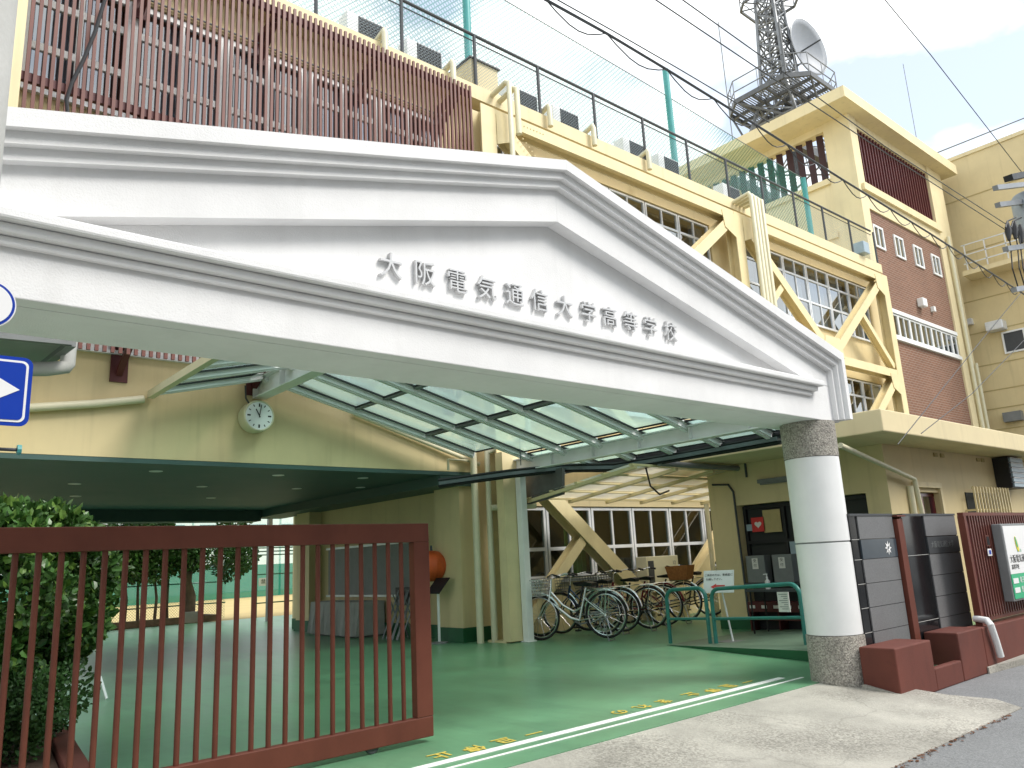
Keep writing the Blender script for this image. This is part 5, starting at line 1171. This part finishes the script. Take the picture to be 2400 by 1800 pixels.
# ------------------------------------------------------------------ street pole, signs, wires
a = P(15, 270, 1, 2.6)
up_ = thing('utility_pole', 'grey concrete utility pole at the left edge of the view', 'utility pole', (a.x - .15, 2.6, GZ))
MB().tube([(a.x - .16, 2.6, GZ), (a.x - .145, 2.6, 9)], [.165, .125], 24).build('pole', 'pole concrete', up_, smooth=True)
MB().tube([(a.x - .1, 2.45, 1.46), (a.x - .005, 2.46, 1.46)], .02, 10).build('bracket', 'pole concrete', up_)
q = P(40, 972, 1, 2.46); MB().tube([q - Vector((.05, 0, 0)), q], .005, 6).build('bolt', 'dark grey', up_); MB().tube([q + Vector((-.004, 0, 0)), q + Vector((.006, 0, 0))], .014, 10).build('valve_handle', 'teal pole', up_)
rs = thing('round_sign', 'round white traffic sign with a blue rim, cut by the left edge', 'traffic sign', P(-28, 655, 1, 2.4))
c = P(-28, 655, 1, 2.4); R0 = (P(34, 655, 1, 2.4) - c).length * 1.02
MB().lathe([(R0, .004), (R0, 0)], c, 48, axis=1).build('plate', 'sign white', rs); MB().lathe([(R0 * .95, -.001), (R0 * .95, -.002)], c, 48, axis=1).build('rim', 'sign blue', rs); MB().lathe([(R0 * .85, -.003), (R0 * .85, -.004)], c, 48, axis=1).build('face', 'sign white', rs)
sq = thing('arrow_sign', 'square blue traffic sign with a white arrow pointing right', 'traffic sign', P(0, 843, 1, 2.4))
yy = 2.4; k1 = P(72, 775, 1, yy); k2 = P(62, 922, 1, yy); hgt = (k1.z - k2.z); xr = (k1.x + k2.x) / 2; cz = (k1.z + k2.z) / 2; xl = xr - hgt * 1.05
def rrect(x0, x1, z0, z1, r):
    pts = []
    for cx, cz_, a0 in ((x1 - r, z1 - r, 0), (x0 + r, z1 - r, PI / 2), (x0 + r, z0 + r, PI), (x1 - r, z0 + r, 1.5 * PI)):
        pts += [(cx + r * math.cos(a0 + i * PI / 10), cz_ + r * math.sin(a0 + i * PI / 10)) for i in range(6)]
    return pts
MB().prism(rrect(xl, xr, cz - hgt / 2, cz + hgt / 2, .022), 1, yy, yy + .004).build('plate', 'sign blue', sq)
b_ = .010; MB().prism(rrect(xl + b_, xr - b_, cz - hgt / 2 + b_, cz + hgt / 2 - b_, .016), 1, yy - .0012, yy - .0004).build('border', 'sign white', sq)
b_ = .016; MB().prism(rrect(xl + b_, xr - b_, cz - hgt / 2 + b_, cz + hgt / 2 - b_, .012), 1, yy - .0026, yy - .0016).build('face', 'sign blue', sq)
tp_ = P(42, 843, 1, yy); MB().prism([(tp_.x, tp_.z), (tp_.x - .085, tp_.z + .05), (tp_.x - .085, tp_.z + .022), (xl + .03, tp_.z + .022), (xl + .03, tp_.z - .022), (tp_.x - .085, tp_.z - .022), (tp_.x - .085, tp_.z - .05)], 1, yy - .004, yy - .003).build('arrow', 'sign white', sq)
WY = 3.25
def wire(lb, pts, r=.006, y=WY, m_='dark grey', coil=None):
    q = [P(x, y_, 1, y) for x, y_ in pts]
    d0 = (q[0] - q[1]); q = [q[0] + d0 * .6] + q; d1 = q[-1] - q[-2]; q = q + [q[-1] + d1 * .5]
    o = MB().tube(q, r, 6)
    if coil:
        cs = []
        for a_, b_ in zip(q[1:-2], q[2:-1]):
            L_ = (b_ - a_).length; n_ = max(1, int(L_ / coil))
            for i in range(n_):
                p0 = a_.lerp(b_, i / n_); p1 = a_.lerp(b_, (i + 1) / n_)
                cs += [p0 + (p1 - p0) * t_ - Vector((0, 0, .11 * math.sin(PI * t_))) for t_ in (0, .15, .35, .5, .65, .85)]
        o.tube(cs, .005, 5)
    return tag(o.build('overhead_wire', m_), lb, 'wire', 'overhead wires along the street')
wire('overhead cable with a thin lashing wire hanging in loops beneath it, crossing the whole view', ((1180, 0), (1310, 72), (1440, 150), (1630, 268), (1820, 388), (2010, 505), (2200, 628)), .011, coil=.42)
wire('upper wire running close above the looped cable', ((1205, 0), (1330, 70), (1460, 145), (1600, 228)), .005)
wire('overhead wire passing in front of the lattice mast platform', ((1417, 0), (1640, 150), (1900, 322), (2190, 508)), .006)
wire('overhead wire crossing the lattice mast just above its platform', ((1475, 0), (1640, 118), (1910, 315), (2190, 495)), .006)
wire('single wire crossing the open sky at the upper right', ((1912, 0), (2010, 118), (2190, 350)), .006)
wire('service wire slanting down across the annex wall to the gatehouse roof', ((2212, 625), (2120, 735), (2010, 872)), .005, 3.6)
wire('service wire slanting down across the brick to the gatehouse roof', ((2212, 735), (2100, 850), (2030, 905)), .005, 3.7)
ut = thing('transformer_pole', 'utility pole with grey transformer, insulators and drooping leads at the right edge of the view', 'utility pole', (15.9, 3.3, GZ))
ux = P(2370, 450, 1, 3.3).x
MB().tube([(ux, 3.3, GZ), (ux, 3.3, 9.5)], [.17, .12], 20).build('pole', 'pole concrete', ut, smooth=True)
c = P(2238, 462, 1, 3.1); MB().lathe([(.26, -.40), (.29, -.38), (.29, .28), (.26, .32)], c, 28).build('transformer', 'transformer grey', ut, smooth=True)
def arm(y_, x0=2150, x1=2290): a_ = P(x0, y_ + 8, 1, 3.2); b_ = P(x1, y_ - 8, 1, 3.2); return MB().bar(a_, b_, .07, .07).build('cross_arm', 'galv', ut)
arm(398, 2150); arm(435, 2155); arm(530, 2172); arm(618, 2190)
for x, y_ in ((2176, 495), (2190, 492), (2203, 500)):
    a_ = P(x, y_ - 14, 1, 3.2); b_ = P(x + 4, y_ + 24, 1, 3.2); MB().tube([a_, a_.lerp(b_, .5), b_], [.02, .05, .02], 8).build('insulator', 'black', ut, smooth=True)
for x, y_ in ((2183, 530), (2198, 530), (2206, 545)):
    MB().tube([P(x - 4, 510, 1, 3.2), P(x, y_, 1, 3.2), P(x + 4, 580, 1, 3.2), P(x + 16, 620, 1, 3.2)], .009, 6).build('lead', 'black', ut)
for x in (2182, 2194): MB().tube([P(x + 12, 470, 1, 3.2), P(x - 6, 478, 1, 3.2), P(x - 10, 492, 1, 3.2)], .012, 6).build('lead', 'black', ut)
a_ = P(2178, 385, 1, 3.2); MB().bar(a_, P(2225, 375, 1, 3.2), .12, .09).build('switch_box', 'black', ut)

# ------------------------------------------------------------------ unseen building added across the street to shade the passage
oc_ = thing('shading_building', 'unseen grey flat-fronted building added across the street to shade the passage', 'building', (6, -6, GZ))
o = MB(); o.box(-14, 4.9, -16, -6, GZ, 8.2); o.box(5.1, 26, -15, -5.6, GZ, 7.0); o.build('wall', 'pole concrete', oc_)
for x in range(-12, 25, 3):
    for z in (.9, 4.0):
        if 3 < x < 6: continue
        yf_ = -6 if x < 4 else -5.6
        wn = MB().box(x, x + 1.6, yf_ + .002, yf_ + .05, z, z + 1.5).build('window', 'alu', oc_)
        MB().box(x + .06, x + 1.54, yf_ + .051, yf_ + .054, z + .06, z + 1.44).build('pane', 'dark grey', wn)
